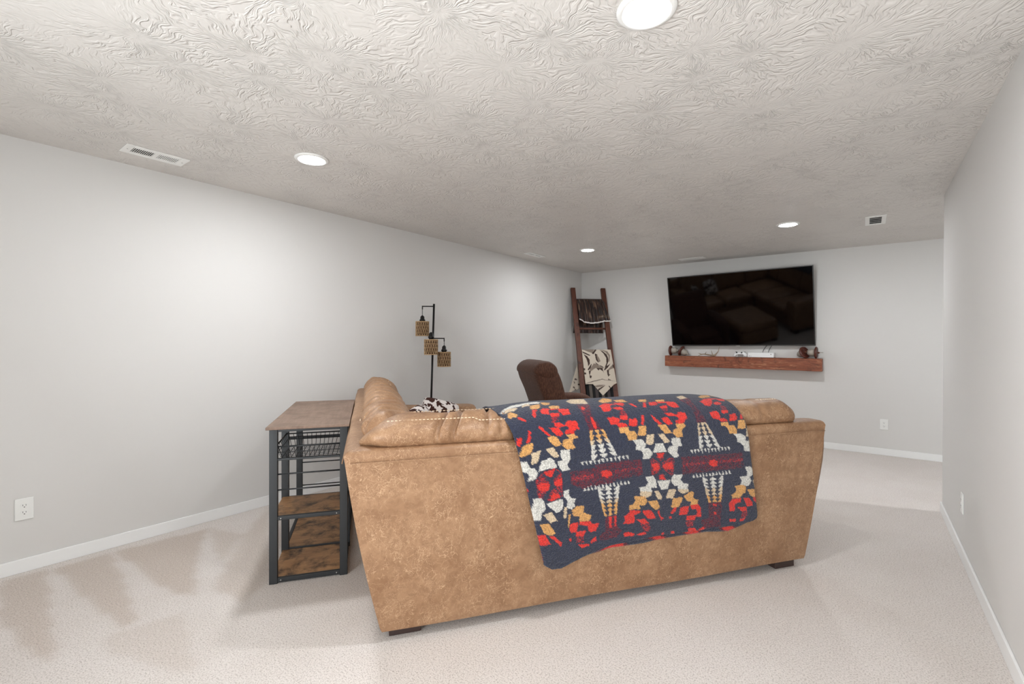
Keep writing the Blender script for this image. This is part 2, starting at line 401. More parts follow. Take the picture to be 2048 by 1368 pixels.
# --- seat bases and seat cushions
def pad(x0, x1, y0, y1, z0, z1, name, r=.05, crown=.02):
    rings = []; m = 40
    for k, (zz, ins) in enumerate(((z0, r*.5), (z0+.02, .008), ((z0+z1)/2, 0), (z1-.05, 0), (z1-.02, .012), (z1, r*.8), (z1+crown*.7, r*2.2), (z1+crown, r*5))):
        ring = []; hx, hy = (x1-x0)/2-ins, (y1-y0)/2-ins
        for i in range(m):
            t = 2*math.pi*i/m; c, s = math.cos(t), math.sin(t); q = .22
            ring.append(((x0+x1)/2+hx*math.copysign(abs(c)**q, c), (y0+y1)/2+hy*math.copysign(abs(s)**q, s), zz+.006*nz(c*2+x0*5, s*2+y0*5, zz*4)))
        rings.append(ring)
    v, f = loft(rings); return mobj(name, v, f, M_suede, sofa, True)
pad(.05, 2.20, .08, .92, .07, .31, 'seat_base', .02, 0); pad(.05, .92, .90, 2.22, .07, .31, 'seat_base', .02, 0)
for a, b in ((.22, .92), (.93, 1.53), (1.54, 2.13)): pad(a, b, .24, .98, .31, .47, 'seat_cushion')
for a, b in ((.99, 1.57), (1.58, 2.16)): pad(.24, .98, a, b, .31, .47, 'seat_cushion')
# --- back cushions : puffy rolls that overhang the shell, mitred in the corner
CP = smooth_loop([(-.088, .868), (-.112, .893), (-.116, .925), (-.088, .962), (-.03, .988), (.04, .99), (.11, .968), (.165, .91), (.20, .80), (.24, .65), (.26, .52), (.22, .46), (.10, .46), (.03, .58), (-.01, .74), (-.045, .85)], 3)
CC = np.array([.06, .78])
def roll(wing, a, b, mit0=False, grooves=(), amp=.006, nst=46, top=0.0, seed=0, puff=0.0):
    rings = []; prof = CP.copy()
    if wing == 'l': prof[:, 0] += np.where(prof[:, 0] < .0, .036*np.clip(-prof[:, 0]/.08, 0, 1), 0)
    for i in range(nst):
        q = i/(nst-1); x = a+(b-a)*q
        e0 = 1 if mit0 else min(1, max(0, (x-a)/.075)); e1 = min(1, max(0, (b-x)/.075))
        sc = .80+.20*math.sqrt(max(0, 1-(1-e0)**2)); sc *= .80+.20*math.sqrt(max(0, 1-(1-e1)**2))
        g = sum(d*math.exp(-((x-gx)/w)**2) for gx, d, w in grooves)
        ring = []
        for j, (d, z) in enumerate(prof):
            p = CC+(np.array([d, z])-CC)*sc
            nn = p-CC; nn /= np.linalg.norm(nn)
            hgt = max(0, min(1, (z-.80)/.12))
            w = (amp*nz(x*7+seed, d*9, z*9) + .5*amp*nz(x*19+seed, d*14, z*14) - g*hgt + puff*math.sin(math.pi*q)*hgt)
            p = p+nn*w; p[1] += top*hgt
            if mit0:     # 45 degree mitre that pinches into a valley
                xm = (p[0]*1.167 if p[0] < 0 else p[0]) if wing == 'r' else (p[0]*.857 if p[0] < 0 else p[0])
                xx = xm+(x-a)/(b-a)*(b-xm); dist = xx-xm; p = p-nn*.034*math.exp(-(dist/.028)**2)*hgt; n2 = math.exp(-(max(0, dist)/.085)**2)*max(0, min(1, (.08-d)/.15)); p[0] += .062*n2; p[1] -= .012*n2*hgt; xx += .05*n2
            else: xx = x
            ring.append((xx, p[0], p[1]) if wing == 'r' else (p[0], xx, p[1]))
        rings.append(ring)
    v, f = loft(rings); return mobj('back_cushion', v, f, M_suede, sofa, True)
roll('r', 0, .575, True, ((.285, .034, .009), (.345, .038, .008), (.47, .020, .007), (.52, .018, .008)), .013, 70, 0, 3)
roll('r', .585, 1.38, False, ((.98, .01, .012),), .006, 50, .0, 11)
roll('r', 1.39, 2.195, False, ((1.60, .004, .01), (1.95, .006, .012)), .006, 50, .0, 17)
roll('l', 0, .78, True, ((.14, .020, .016), (.22, .018, .012), (.34, .024, .014), (.47, .018, .012), (.60, .026, .014), (.70, .014, .012)), .015, 70, 0, 23)
roll('l', .785, 1.50, False, ((.92, .022, .014), (1.02, .014, .012), (1.20, .026, .015), (1.36, .016, .012)), .014, 60, .004, 31)
roll('l', 1.505, 2.19, False, ((1.66, .022, .015), (1.78, .016, .012), (1.94, .022, .015), (2.06, .014, .012)), .014, 60, .006, 37)
# --- contrast stitching, one mesh of short dashes per run
def stitches(pts, n_per, name='stitching'):
    b = MB(); P = np.array(pts, float); L = np.concatenate([[0], np.cumsum(np.linalg.norm(np.diff(P, axis=0), axis=1))])
    k = int(L[-1]/.0165)
    for i in range(k):
        a, c = i*.0165, i*.0165+.0105
        p, q = [Vector([np.interp(s, L, P[:, j]) for j in range(3)]) for s in (a, c)]
        b.tube([p, q], .0019, 5)
    o = b.build(name, M_stitch, sofa, True); o['kind'] = 'stuff'; return o
def on_cushion(wing, x, d, lift=.0):
    j = int(np.argmin([abs(p[0]-d)+(0 if p[1] > .9 else 9) for p in CP])); z = CP[j][1]
    return (x, CP[j][0], z+lift) if wing == 'r' else (CP[j][0], x, z+lift)
stitches([on_cushion('r', x, -.075+.01*math.sin(x*9), .0035) for x in np.linspace(.02, .565, 26)], 0)
stitches([on_cushion('r', x, .035, .004) for x in np.linspace(.14, .56, 22)], 0)
stitches([on_cushion('r', x, -.02, .004) for x in np.linspace(1.98, 2.14, 8)], 0)
stitches([on_cushion('l', x, .105, .0045) for x in np.linspace(1.55, 2.15, 26)], 0)
stitches([on_cushion('l', x, -.085, .004) for x in np.linspace(.035, .10, 6)], 0)
# --- feet
for x, y in ((.035, .045), (2.19, .03), (2.19, .84), (.05, 2.28), (.80, 2.28)):
    bevel(MB().box(x, x+.14, y, y+.09, 0, .062).build('foot', M_foot, sofa), .003, 1)

# =====================================================================  THROW BLANKET OVER THE SOFA BACK
# ---- throw blanket surface: u across (m), v along the drape (m, 0 at the ridge, + down the back) ----
BL_W=1.245
BL_PATH=[(.33,.50),(.30,.62),(.272,.74),(.238,.86),(.19,.955),(.12,1.005),(.05,1.021),(-.02,1.018),(-.08,1.0),(-.125,.96),(-.15,.905)]
BL_PATH+=[(-.126*(z-.05)/.8-.026,z) for z in (.84,.76,.66,.56,.46,.36,.28,.2,.1)]
def catmull(P,n):
    P=np.array(P,float);Q=np.vstack([2*P[0]-P[1],P,2*P[-1]-P[-2]]);out=[]
    for i in range(len(P)-1):
        a,b,c,d=Q[i:i+4]
        for k in range(n):
            t=k/n;out.append(.5*(2*b+(c-a)*t+(2*a-5*b+4*c-d)*t*t+(3*b-a-3*c+d)*t**3))
    out.append(P[-1]);return np.array(out)
_bp=catmull(BL_PATH,12)
_bl=np.concatenate([[0],np.cumsum(np.linalg.norm(np.diff(_bp,axis=0),axis=1))])
_b0=_bl[7*12]          # arclength at t=-.02 : the ridge
BL_V0=-.33
def bl_surface(u,v):
    """numpy arrays u,v -> sofa-local s,t,z"""
    L=v+_b0
    t=np.interp(L,_bl,_bp[:,0]);z=np.interp(L,_bl,_bp[:,1])
    s=.505+u+np.where(v>0,.262*v,.12*v)
    top=np.exp(-(v/.17)**2)
    z=z+top*(-.006+.012*np.exp(-((u-.95)/.35)**2)-.030*np.exp(-(u/.13)**2)-.012*np.exp(-((u-BL_W)/.10)**2))
    # hanging ripples, stronger towards the hem
    w=np.clip((v-.15)/.6,0,1)
    rip=w*(.010*np.sin(5.2*u+1.2)+.006*np.sin(11*u+.4+2*v))
    t=t-np.clip(rip+.010*w,-.003,.05)-.010*np.exp(-(u/.05)**2)*w
    return s,t,z
def bl_hem(u):
    """hem of the front layer as v"""
    z=np.interp(u,[0,.03,.08,.2,.36,.6,.85,1.0,1.2,1.225,1.245],[.29,.262,.256,.292,.330,.343,.338,.345,.362,.372,.40])
    o=np.argsort(_bp[:,1][8*12:]);zz=_bp[8*12:,1][o];ll=_bl[8*12:][o]
    return np.interp(z,zz,ll)-_b0

BL_POLY="""M 221,373 362,362 456,360 442,444 264,459 213,430
M 354,351 517,340 599,340 593,420 472,431 338,440
N 221,397 329,393 342,404 325,415 221,415
N 446,382 593,378 593,391 446,398
M 824,347 999,349 1187,346 1185,428 1079,431 928,435 818,439
N 828,380 963,384 965,395 828,397
N 1042,378 1181,380 1183,397 1042,393
R 372,391 387,380 405,377 430,391 430,408 401,417 378,409
R 977,388 989,378 1010,373 1032,386 1026,406 1003,413 983,402
W 7,26 48,-21 93,-50 146,-45 219,-47 231,-28 213,-7 156,-21 131,-12 76,-14 41,-1 15,35
C 37,6 64,-14 95,-8 105,6 74,24 52,21 23,37
C 131,-12 154,-28 172,-12 158,6 140,3 123,8
T 35,37 54,26 68,57 70,66 54,79 39,74 21,86 21,65
T 162,6 211,3 191,41 174,50 144,43
T 233,-27 270,-7 248,21 227,24 221,6
T 240,34 289,34 272,61 231,59 231,48
R 58,85 68,79 86,107 78,117 68,105 58,96
R 146,52 170,52 148,77 135,101 125,99 127,83
R 184,57 197,50 223,55 203,94 172,88 172,76
R 223,59 315,68 305,90 307,103 266,103 258,79 264,68 219,68
R 209,88 254,90 244,108 203,110
N 203,110 244,108 229,128 193,139 195,125
R 203,139 227,139 248,154 262,139 278,134 317,138 311,158 313,174 287,178 280,194 235,192 244,178 258,174 264,165 254,159 215,163 199,152
R 168,159 215,163 223,183 227,190 211,201 191,196 182,181
R 127,147 137,152 146,169 156,180 164,194 152,198 140,183 133,169 123,156
T 146,201 166,196 191,201 205,236 189,245 168,243 154,220
T 238,196 282,194 282,203 297,211 270,216 260,236 268,256 254,263 227,262 207,243 219,218 252,216
C 125,254 162,247 182,289 170,298 152,293 133,269
R 11,194 29,187 33,196 11,231 3,220
R 72,161 84,170 70,181 74,192 70,196 60,214 41,218 52,203 62,185
T 19,234 41,223 74,218 68,243 56,263 29,276 1,280 9,260
C 58,267 101,256 88,287 66,318 44,318 48,300
C 458,-58 472,-49 442,34 427,32 403,28 360,21 360,-21 423,-76
M 378,32 442,39 415,88 405,128 427,181 358,183 360,147 364,110 364,85
R 393,50 397,72 380,85 378,72
R 395,117 403,132 403,174 391,181 383,169 387,143
T 532,-8 579,-47 603,-10 572,26 523,32 511,15
T 597,6 652,3 654,37 621,39 595,30
R 479,59 528,37 562,50 613,59 599,70 575,55 546,57 532,68 530,83 509,97 474,96 481,76
R 538,76 579,72 593,88 562,94 542,85
R 575,37 619,45 617,59 595,66 575,55
N 577,90 589,105 587,125 548,125 556,105
R 546,125 587,125 577,143 556,147 538,138
R 472,130 511,128 538,139 525,158 556,163 560,176 515,180 505,165 479,165 479,149
R 585,143 626,143 613,172 597,180 568,174
R 658,128 673,130 658,156 644,176 630,176 646,154
R 642,52 660,55 670,81 664,86 650,72
T 511,181 564,180 558,196 587,201 597,216 591,240 546,242 544,222 536,207 507,203
T 617,180 658,180 646,216 634,225 601,220
C 648,222 687,222 677,263 658,271 636,263
W 570,243 617,242 634,265 624,285 646,287 666,311 650,336 636,342 605,340 613,316 605,298 575,287 581,265
W 687,267 728,267 744,313 666,313 679,287
C 709,223 742,222 769,260 756,269 738,267 724,242
T 720,181 766,180 789,222 748,222 732,196
T 820,181 869,180 877,192 850,207 846,229 848,242 815,245 793,223 801,205 826,201
W 783,245 815,245 830,251 830,271 838,289 811,291 803,318 813,344 783,346 762,326 748,309 762,287 783,284 777,263
R 709,127 720,138 732,158 748,176 730,180 713,159
R 756,150 793,145 805,172 807,181 783,183 764,172
R 789,128 828,127 850,139 867,127 905,128 903,154 867,180 824,178 826,167 852,161 850,152 836,143 803,143
N 787,99 826,103 813,117 795,121
R 789,88 836,85 822,103 787,99
R 756,57 799,55 783,79 740,77
R 807,54 856,59 899,66 893,99 854,99 840,81 846,70 793,68
T 807,37 860,41 844,57 801,55
T 724,24 769,23 748,50 709,46
R 724,55 740,55 713,88 701,85
C 956,13 1010,-3 999,39 946,52
M 936,50 1010,32 991,90 997,130 1003,183 948,181 952,152 960,114 954,77
T 1081,26 1161,-30 1242,-78 1181,6 1091,39
C 1269,-105 1275,-19 1259,13 1222,-32
R 1044,70 1097,45 1187,23 1248,23 1220,52 1181,57 1183,32 1134,54 1114,77 1083,99 1050,97 1052,81
R 1116,81 1155,65 1173,72 1159,86 1122,92
N 1146,94 1173,96 1169,119 1134,119
R 1128,123 1171,121 1159,139 1120,143
R 1046,134 1097,128 1103,152 1091,167 1126,167 1134,176 1124,183 1093,183 1075,169 1048,165 1048,150
R 1161,149 1206,139 1195,169 1177,178 1142,178
R 1232,143 1244,149 1238,169 1214,170
T 1085,187 1130,183 1132,200 1161,201 1173,223 1165,245 1122,240 1120,222 1110,205 1083,200
T 1197,178 1234,174 1242,183 1230,218 1204,220 1177,218
C 1232,220 1248,222 1261,249 1259,263 1222,263
W 1148,247 1193,243 1220,262 1214,284 1242,285 1257,309 1242,342 1199,342 1199,313 1179,293 1161,285 1165,267
W 1259,291 1271,293 1269,315 1255,315
N 1238,344 1269,340 1275,397 1275,430 1246,404
T 9,253 60,253 46,271 5,280
C 54,267 99,258 88,287 76,309 54,316 44,311 52,287
W -1,304 27,304 33,335 56,342 64,364 50,389 11,398 21,375 15,357 -8,349
W 84,324 99,305 142,296 154,311 160,336 158,346 107,349 68,358
W 195,265 238,263 235,305 213,338 221,360 182,367 168,336 172,315 193,313 189,291
N 46,395 97,355 150,347 178,371 170,437 158,486 95,503 37,477 44,424
B 78,373 95,388 111,417 107,431 66,475 62,490 80,495 107,455 133,440 150,486 158,481 135,439 129,422 135,398 170,373 152,353 123,393 95,367
R 95,362 146,353 135,373 121,389 101,380
R 50,422 70,411 99,413 107,426 97,450 72,451 52,446
R 133,413 156,400 174,400 168,431 148,437 133,428
R 103,477 121,464 140,470 150,488 95,503
R -8,433 5,433 7,444 -3,448
W 13,481 54,481 60,497 66,521 56,539 29,544 37,555 27,586 -3,581 -1,541 15,523
W 72,512 158,497 152,534 129,557 107,555 88,535
W 170,461 199,455 191,477 199,499 223,504 209,526 209,543 191,555 168,544 178,510 164,488
N 646,346 683,333 773,347 783,362 762,437 699,442 642,426 642,377
B 664,331 681,335 703,362 740,329 754,344 709,369 707,393 750,439 728,453 699,420 666,444 654,430 697,400 697,371 664,342
R 685,315 728,318 713,340 693,338
R 687,316 730,318 717,338 693,342
R 648,369 685,367 693,388 681,402 658,402
R 711,380 736,369 769,373 766,404 734,404 715,397
R 681,451 689,433 703,430 720,459
W 605,433 648,430 660,450 662,471 658,493 626,492 632,508 628,519 566,508 562,482 601,481 613,461
C 566,504 630,512 619,532 595,541 558,524
W 666,459 744,461 720,508 683,508 673,482
W 752,450 769,435 820,440 803,466 820,488 848,493 838,512 838,523 779,517 785,497 760,495 746,468
C 779,517 840,521 844,534 822,541 803,544 783,528
C 644,510 668,510 681,544 679,559 658,559 648,535
C 728,512 771,515 750,554 742,563 703,555 715,530
T 525,524 585,532 593,552 591,566 570,581 546,574 552,596 489,592 493,570 517,565 530,550
T 597,559 650,561 660,592 656,607 634,612 613,592
T 746,561 803,561 793,586 769,614 726,610 736,585
T 809,557 852,535 871,539 865,574 891,585 885,607 842,612 848,592 826,585
R 556,605 607,608 619,628 630,658 581,652 568,630
R 642,616 654,617 656,645 668,661 658,672 654,659 646,638
R 740,614 762,614 750,632 730,647 720,639
R 707,658 722,658 724,669 707,670
R 783,616 834,614 828,632 815,661 766,658
R 842,612 889,607 899,625 899,681 867,678 877,650 873,632 848,636
R 811,669 869,667 856,698 805,692
M 948,607 1020,607 1020,650 1005,711 938,705
R 971,614 993,616 991,630 973,625
R 971,659 987,661 983,676 971,674
W 1191,428 1224,426 1250,451 1244,470 1212,484 1224,506 1199,532 1169,530 1148,524 1161,501 1150,479 1197,477 1201,451
C 1230,506 1255,503 1259,548 1240,548
T 1114,524 1173,524 1183,546 1171,570 1155,574 1138,594 1087,592 1087,572 1112,561 1120,544
T 1189,552 1236,554 1248,596 1218,599 1201,585
R 1087,597 1144,596 1138,616 1101,625 1093,665 1063,665 1065,621
R 1157,597 1195,601 1212,634 1208,647 1173,647
R 1216,601 1255,603 1253,641 1232,632
R 1108,643 1169,648 1169,672 1134,669
N 1140,672 1173,672 1169,696 1144,707 1126,700
R 1056,707 1093,709 1091,725 1054,721
R 1122,711 1155,709 1142,723 1112,727
R 454,623 481,612 495,596 552,603 542,616 511,623 511,647 499,667 442,663 458,641
R 517,648 566,650 585,678 546,676
N 536,676 585,678 591,709 570,720 548,716
R 434,712 464,707 495,720 489,732 438,729
R 511,725 554,718 560,732 544,736 507,732
R 652,663 670,654 673,665 660,670
R 650,740 666,738 660,752 648,751
R 705,742 726,740 728,762 707,756
N 799,701 852,692 842,729 807,729
R 809,736 850,738 862,758 911,732 914,747 873,767 811,763
M 889,700 1007,683 999,743 905,747
M 356,616 419,612 409,676 434,694 389,731 313,734 303,712 342,690
R 374,614 391,616 380,674 366,672
R 405,614 415,616 403,669 395,669
W 21,488 66,495 64,537 39,554 31,583 -1,585 -3,537
W 80,510 156,506 146,548 113,563 95,534
C 44,563 90,555 109,601 74,608
C 156,539 170,541 156,594 142,592
T 19,605 66,610 86,661 58,667 31,654
T 193,559 219,543 258,544 248,577 285,597 272,625 219,621 223,596 191,588
T 170,577 182,579 160,643 154,641
R -3,659 33,658 52,711 3,707
R 50,672 72,670 109,712 101,731 86,712 72,692
R 172,623 211,625 203,648 195,670 164,670 158,654
R 219,621 280,627 280,641 319,643 293,681 258,681 256,650 215,636
R 191,670 244,670 227,696 186,692
N 184,696 223,698 221,729 182,727
R 189,734 240,740 252,749 205,756
R 256,727 289,709 287,732 258,740
R 146,698 162,696 156,714 148,712
N -8,712 -1,732 3,793 -14,787
T 360,185 432,183 436,203 354,207
T 354,207 436,203 442,225 350,231
C 350,231 442,225 450,245 348,253
W 348,253 450,245 458,267 346,276
W 346,276 458,267 466,289 342,302
W 342,302 466,289 474,311 340,326
B 380,183 395,205 362,207
B 376,185 385,183 383,192 376,192
B 411,183 430,203 397,205
B 407,183 413,183 415,192 407,192
B 378,205 395,227 360,229
B 374,207 383,205 383,214 374,214
B 413,205 434,225 397,227
B 409,205 417,205 417,212 409,214
B 376,229 397,249 356,253
B 372,229 383,229 383,238 372,238
B 415,227 440,247 399,249
B 411,227 421,225 423,234 413,234
B 376,251 399,273 356,276
B 372,251 383,251 383,260 372,260
B 419,249 448,269 403,273
B 415,249 425,247 427,256 417,258
B 376,274 403,296 354,300
B 372,274 383,274 383,284 372,284
B 425,271 454,291 405,296
B 419,271 430,269 434,278 421,280
B 378,298 405,318 352,324
B 372,298 385,298 385,307 372,307
B 430,293 462,313 409,318
B 423,294 436,293 438,302 425,304
W 282,331 297,329 291,349
W 303,329 317,327 313,349
W 323,327 340,327 334,347
W 346,326 360,326 354,346
W 366,326 383,324 376,344
W 387,324 403,322 397,344
W 409,322 423,322 419,342
W 430,320 446,320 440,340
W 452,318 466,318 462,338
W 472,318 489,316 483,338
W 495,316 511,315 505,336
W 517,315 532,313 528,335
C 948,183 999,183 1007,203 942,203
C 942,203 1007,203 1016,223 940,225
C 940,225 1016,223 1026,245 938,245
W 938,245 1026,245 1036,267 936,267
W 936,267 1036,267 1046,289 934,289
W 934,289 1046,289 1059,311 934,311
B 963,183 975,203 948,203
B 960,183 967,183 965,192 958,192
B 985,183 1001,203 975,203
B 983,183 987,183 989,192 983,192
B 960,203 977,225 946,225
B 958,203 965,203 965,212 958,212
B 987,203 1007,225 979,225
B 985,203 991,203 993,212 987,212
B 960,225 981,245 944,245
B 958,225 965,225 967,232 958,232
B 993,225 1018,245 983,245
B 989,225 997,225 999,232 991,232
B 963,245 985,267 944,267
B 958,245 967,245 969,254 958,254
B 999,245 1026,267 987,267
B 995,245 1003,245 1007,254 997,254
B 965,267 989,289 944,289
B 958,267 969,267 971,276 960,276
B 1005,267 1036,289 991,289
B 1001,267 1012,267 1016,274 1003,276
B 967,289 995,311 946,311
B 960,289 973,289 975,298 963,298
B 1014,289 1046,311 997,311
B 1010,289 1020,289 1024,298 1012,298
W 879,313 893,313 891,336
W 899,313 914,313 909,336
W 920,313 934,313 930,336
W 938,313 952,313 950,336
W 958,313 973,313 969,336
W 979,313 993,313 989,336
W 999,313 1014,313 1010,336
W 1018,313 1032,313 1030,336
W 1038,313 1052,313 1048,336
W 1059,311 1073,311 1069,336
W 1079,311 1093,311 1089,336
W 1099,311 1114,311 1110,336
W 342,457 460,462 454,482 344,479
W 344,479 454,482 448,504 344,501
W 344,501 448,504 442,524 346,523
C 346,523 442,524 436,546 348,544
T 348,544 436,546 430,566 348,566
T 348,566 430,566 425,588 350,588
T 350,588 425,588 419,608 352,612
B 374,479 399,459 352,457
B 370,479 380,481 380,471 370,470
B 421,482 450,462 401,459
B 415,481 427,482 430,473 417,473
B 374,501 397,481 354,479
B 370,501 380,501 380,493 370,492
B 417,503 444,482 399,481
B 413,503 423,503 425,495 413,493
B 374,523 395,503 354,501
B 368,523 378,523 378,515 368,513
B 413,524 438,504 397,503
B 409,524 419,524 421,515 411,515
B 372,544 393,524 354,523
B 368,544 376,544 378,535 368,535
B 411,544 434,524 395,524
B 405,544 415,544 417,537 407,537
B 372,566 391,544 356,544
B 368,566 376,566 376,557 368,557
B 407,566 427,546 393,544
B 403,566 411,566 413,557 403,559
B 372,588 389,566 356,566
B 368,588 374,588 376,579 368,579
B 403,588 423,566 391,566
B 399,588 407,588 409,579 401,579
B 370,610 387,588 356,588
B 366,612 374,610 374,601 368,603
B 399,610 417,588 389,588
B 395,610 403,610 403,601 397,601
W 270,473 285,473 276,451
W 289,473 303,471 295,450
W 309,471 321,471 313,450
W 327,471 342,470 334,448
W 348,470 360,470 352,446
W 366,470 380,468 372,446
W 385,468 399,468 391,444
W 405,466 419,466 411,442
W 425,466 440,464 430,442
W 444,464 458,464 450,440
W 464,462 479,462 468,439
W 483,462 499,461 489,439
W 503,461 517,461 509,437
W 930,466 1054,464 1050,484 932,486
W 932,486 1050,484 1046,504 934,504
W 934,504 1046,504 1040,524 938,524
C 938,524 1040,524 1036,544 940,544
C 940,544 1036,544 1032,565 942,565
T 942,565 1032,565 1026,586 946,585
T 946,585 1026,586 1022,607 948,605
B 967,484 991,464 940,466
B 960,484 973,484 973,477 960,477
B 1016,484 1044,464 993,464
B 1010,484 1022,484 1024,477 1012,477
B 967,504 989,484 942,486
B 960,504 973,504 973,497 960,497
B 1014,504 1040,484 991,484
B 1007,504 1020,504 1020,497 1010,497
B 967,524 989,504 944,504
B 963,524 973,524 973,517 963,517
B 1012,524 1036,504 991,504
B 1005,524 1016,524 1018,517 1005,517
B 969,544 987,524 946,524
B 963,544 973,544 973,537 963,537
B 1007,544 1032,524 989,524
B 1003,544 1014,544 1014,537 1003,537
B 969,565 987,544 948,544
B 965,565 973,565 973,557 963,557
B 1005,565 1028,544 989,544
B 1001,565 1010,565 1012,557 1001,557
B 969,585 987,565 950,565
B 965,585 973,585 973,577 965,577
B 1003,585 1024,565 987,565
B 999,585 1007,586 1007,577 999,577
B 969,605 985,585 952,585
B 967,605 973,605 973,597 965,597
B 1001,607 1020,586 987,585
B 997,607 1003,607 1005,597 997,597
W 877,464 891,464 879,442
W 895,464 909,462 899,440
W 916,462 928,462 918,440
W 934,462 948,462 936,440
W 952,462 967,461 956,439
W 971,461 985,461 975,439
W 991,461 1005,459 993,437
W 1010,459 1024,459 1014,437
W 1030,459 1042,459 1032,437
W 1048,459 1063,457 1052,435
W 1067,457 1081,457 1071,435
W 1087,457 1101,455 1091,433"""

BLC = {'B': (50, 54, 72), 'R': (226, 52, 42), 'T': (222, 165, 98), 'C': (220, 196, 164), 'W': (222, 218, 210)}
def print_colors(U, V, base='B'):
    """flat woven print of the blanket in blanket coordinates (m)"""
    rng = np.random.default_rng(5)
    ju = np.array([nz(a*260, b*260, 0) for a, b in zip(U, V)])*.0022; jv = np.array([nz(a*260, b*260, 8) for a, b in zip(U, V)])*.0022
    x = (U+ju)*1000; y = (V+jv)*1000
    C = np.tile(np.array(lin(BLC[base])[:3]), (len(U), 1)); r = rng.random(len(U))
    nav, mar, red = (np.array(lin(c)[:3]) for c in ((44, 46, 64), (112, 34, 48), (196, 48, 46)))
    for line in BL_POLY.split('\n'):
        q = line.split(); poly = [tuple(map(float, p.split(','))) for p in q[1:]]
        xs = [p[0] for p in poly]; ys = [p[1] for p in poly]
        idx = np.where((x >= min(xs)) & (x <= max(xs)) & (y >= min(ys)) & (y <= max(ys)))[0]
        if not len(idx): continue
        idx = idx[inside(x[idx], y[idx], poly)]
        if q[0] == 'M': C[idx] = np.where((r[idx] < .56)[:, None], mar, nav)
        elif q[0] == 'N': C[idx] = np.where((r[idx] < .30)[:, None], red, np.where((r[idx] < .75)[:, None], mar*1.3, nav))
        else: C[idx] = np.array(lin(BLC[q[0]])[:3])
    return C*(1+.12*(rng.random(len(U))-.5))[:, None]
def fleece(name):
    m = new_mat(name, None, .95, spec=.1); k = NT(m); at = k.n('ShaderNodeAttribute', attribute_name='print'); co = k.coord()
    tuft = k.n('ShaderNodeTexVoronoi'); tuft.inputs['Scale'].default_value = 150; k.l(co, tuft.inputs['Vector'])
    nn = k.noise(co, 300, 2)
    c = k.mix(k.math('MULTIPLY', k.ramp(tuft.outputs['Distance'], [(.25, (0, 0, 0, 1)), (.7, (1, 1, 1, 1))]), .38), at.outputs['Color'], (20, 20, 28))
    k.color(c); k.b.inputs['Sheen Weight'].default_value = .25
    h = k.math('SUBTRACT', nn, tuft.outputs['Distance']); k.normal(k.bump(h, .7, .006)); return m
M_fleece = fleece('printed_fleece')
def make_throw():
    nu, nv = 300, 262; u1 = np.linspace(0, BL_W, nu); V0 = BL_V0; verts = []; UU = []; VV = []
    hem = bl_hem(u1)
    for i in range(nu):
        for j in range(nv):
            UU.append(u1[i]); VV.append(V0+(hem[i]-V0)*j/(nv-1))
    UU = np.array(UU); VV = np.array(VV); s, t, z = bl_surface(UU, VV)
    # rolled side edges
    for edge in (0, BL_W): t = t+.010*np.exp(-((UU-edge)/.008)**2)
    t = t-np.array([.0016*nz(a*90, b*90, 4) for a, b in zip(UU, VV)])
    verts = np.stack([s, t, z], -1).tolist(); f = [(i*nv+j, (i+1)*nv+j, (i+1)*nv+j+1, i*nv+j+1) for i in range(nu-1) for j in range(nv-1)]
    C = print_colors(UU, VV)
    # second folded layer showing under the front hem
    mu, mv = 130, 16; ua = np.linspace(.20, 1.18, mu); k0 = len(verts); U2 = []; V2 = []; P2 = []
    drop = np.interp(ua, [.20, .30, .55, .75, .92, 1.05, 1.18], [.004, .016, .030, .024, .020, .034, .006])
    h2 = bl_hem(ua)
    for i in range(mu):
        for j in range(mv):
            v = h2[i]-.09+(.09+drop[i])*j/(mv-1); a, b, c = bl_surface(np.array(ua[i]), np.array(v)); P2.append((float(a), float(b)+.013, float(c))); U2.append(ua[i]); V2.append(.9-v)
    verts += P2; f += [(k0+i*mv+j, k0+(i+1)*mv+j, k0+(i+1)*mv+j+1, k0+i*mv+j+1) for i in range(mu-1) for j in range(mv-1)]
    C2 = np.array([lin(BLC['R'])[:3] if nz(a*9, b*22, 2) > .18 else lin((110, 34, 46))[:3] if nz(a*9, b*22, 2) > 0 else lin(BLC['B'])[:3] for a, b in zip(U2, V2)])
    C = np.vstack([C, C2])
    o = mobj('throw_blanket', verts, f, M_fleece, None, True, SOFA)
    at = o.data.attributes.new('print', 'FLOAT_COLOR', 'POINT'); at.data.foreach_set('color', np.hstack([C, np.ones((len(C), 1))]).astype(np.float32).ravel())
    m = o.modifiers.new('thick', 'SOLIDIFY'); m.thickness = .010; m.offset = 0
    return tag(o, 'navy red and tan geometric fleece blanket draped over the sofa back', 'blanket')
make_throw()

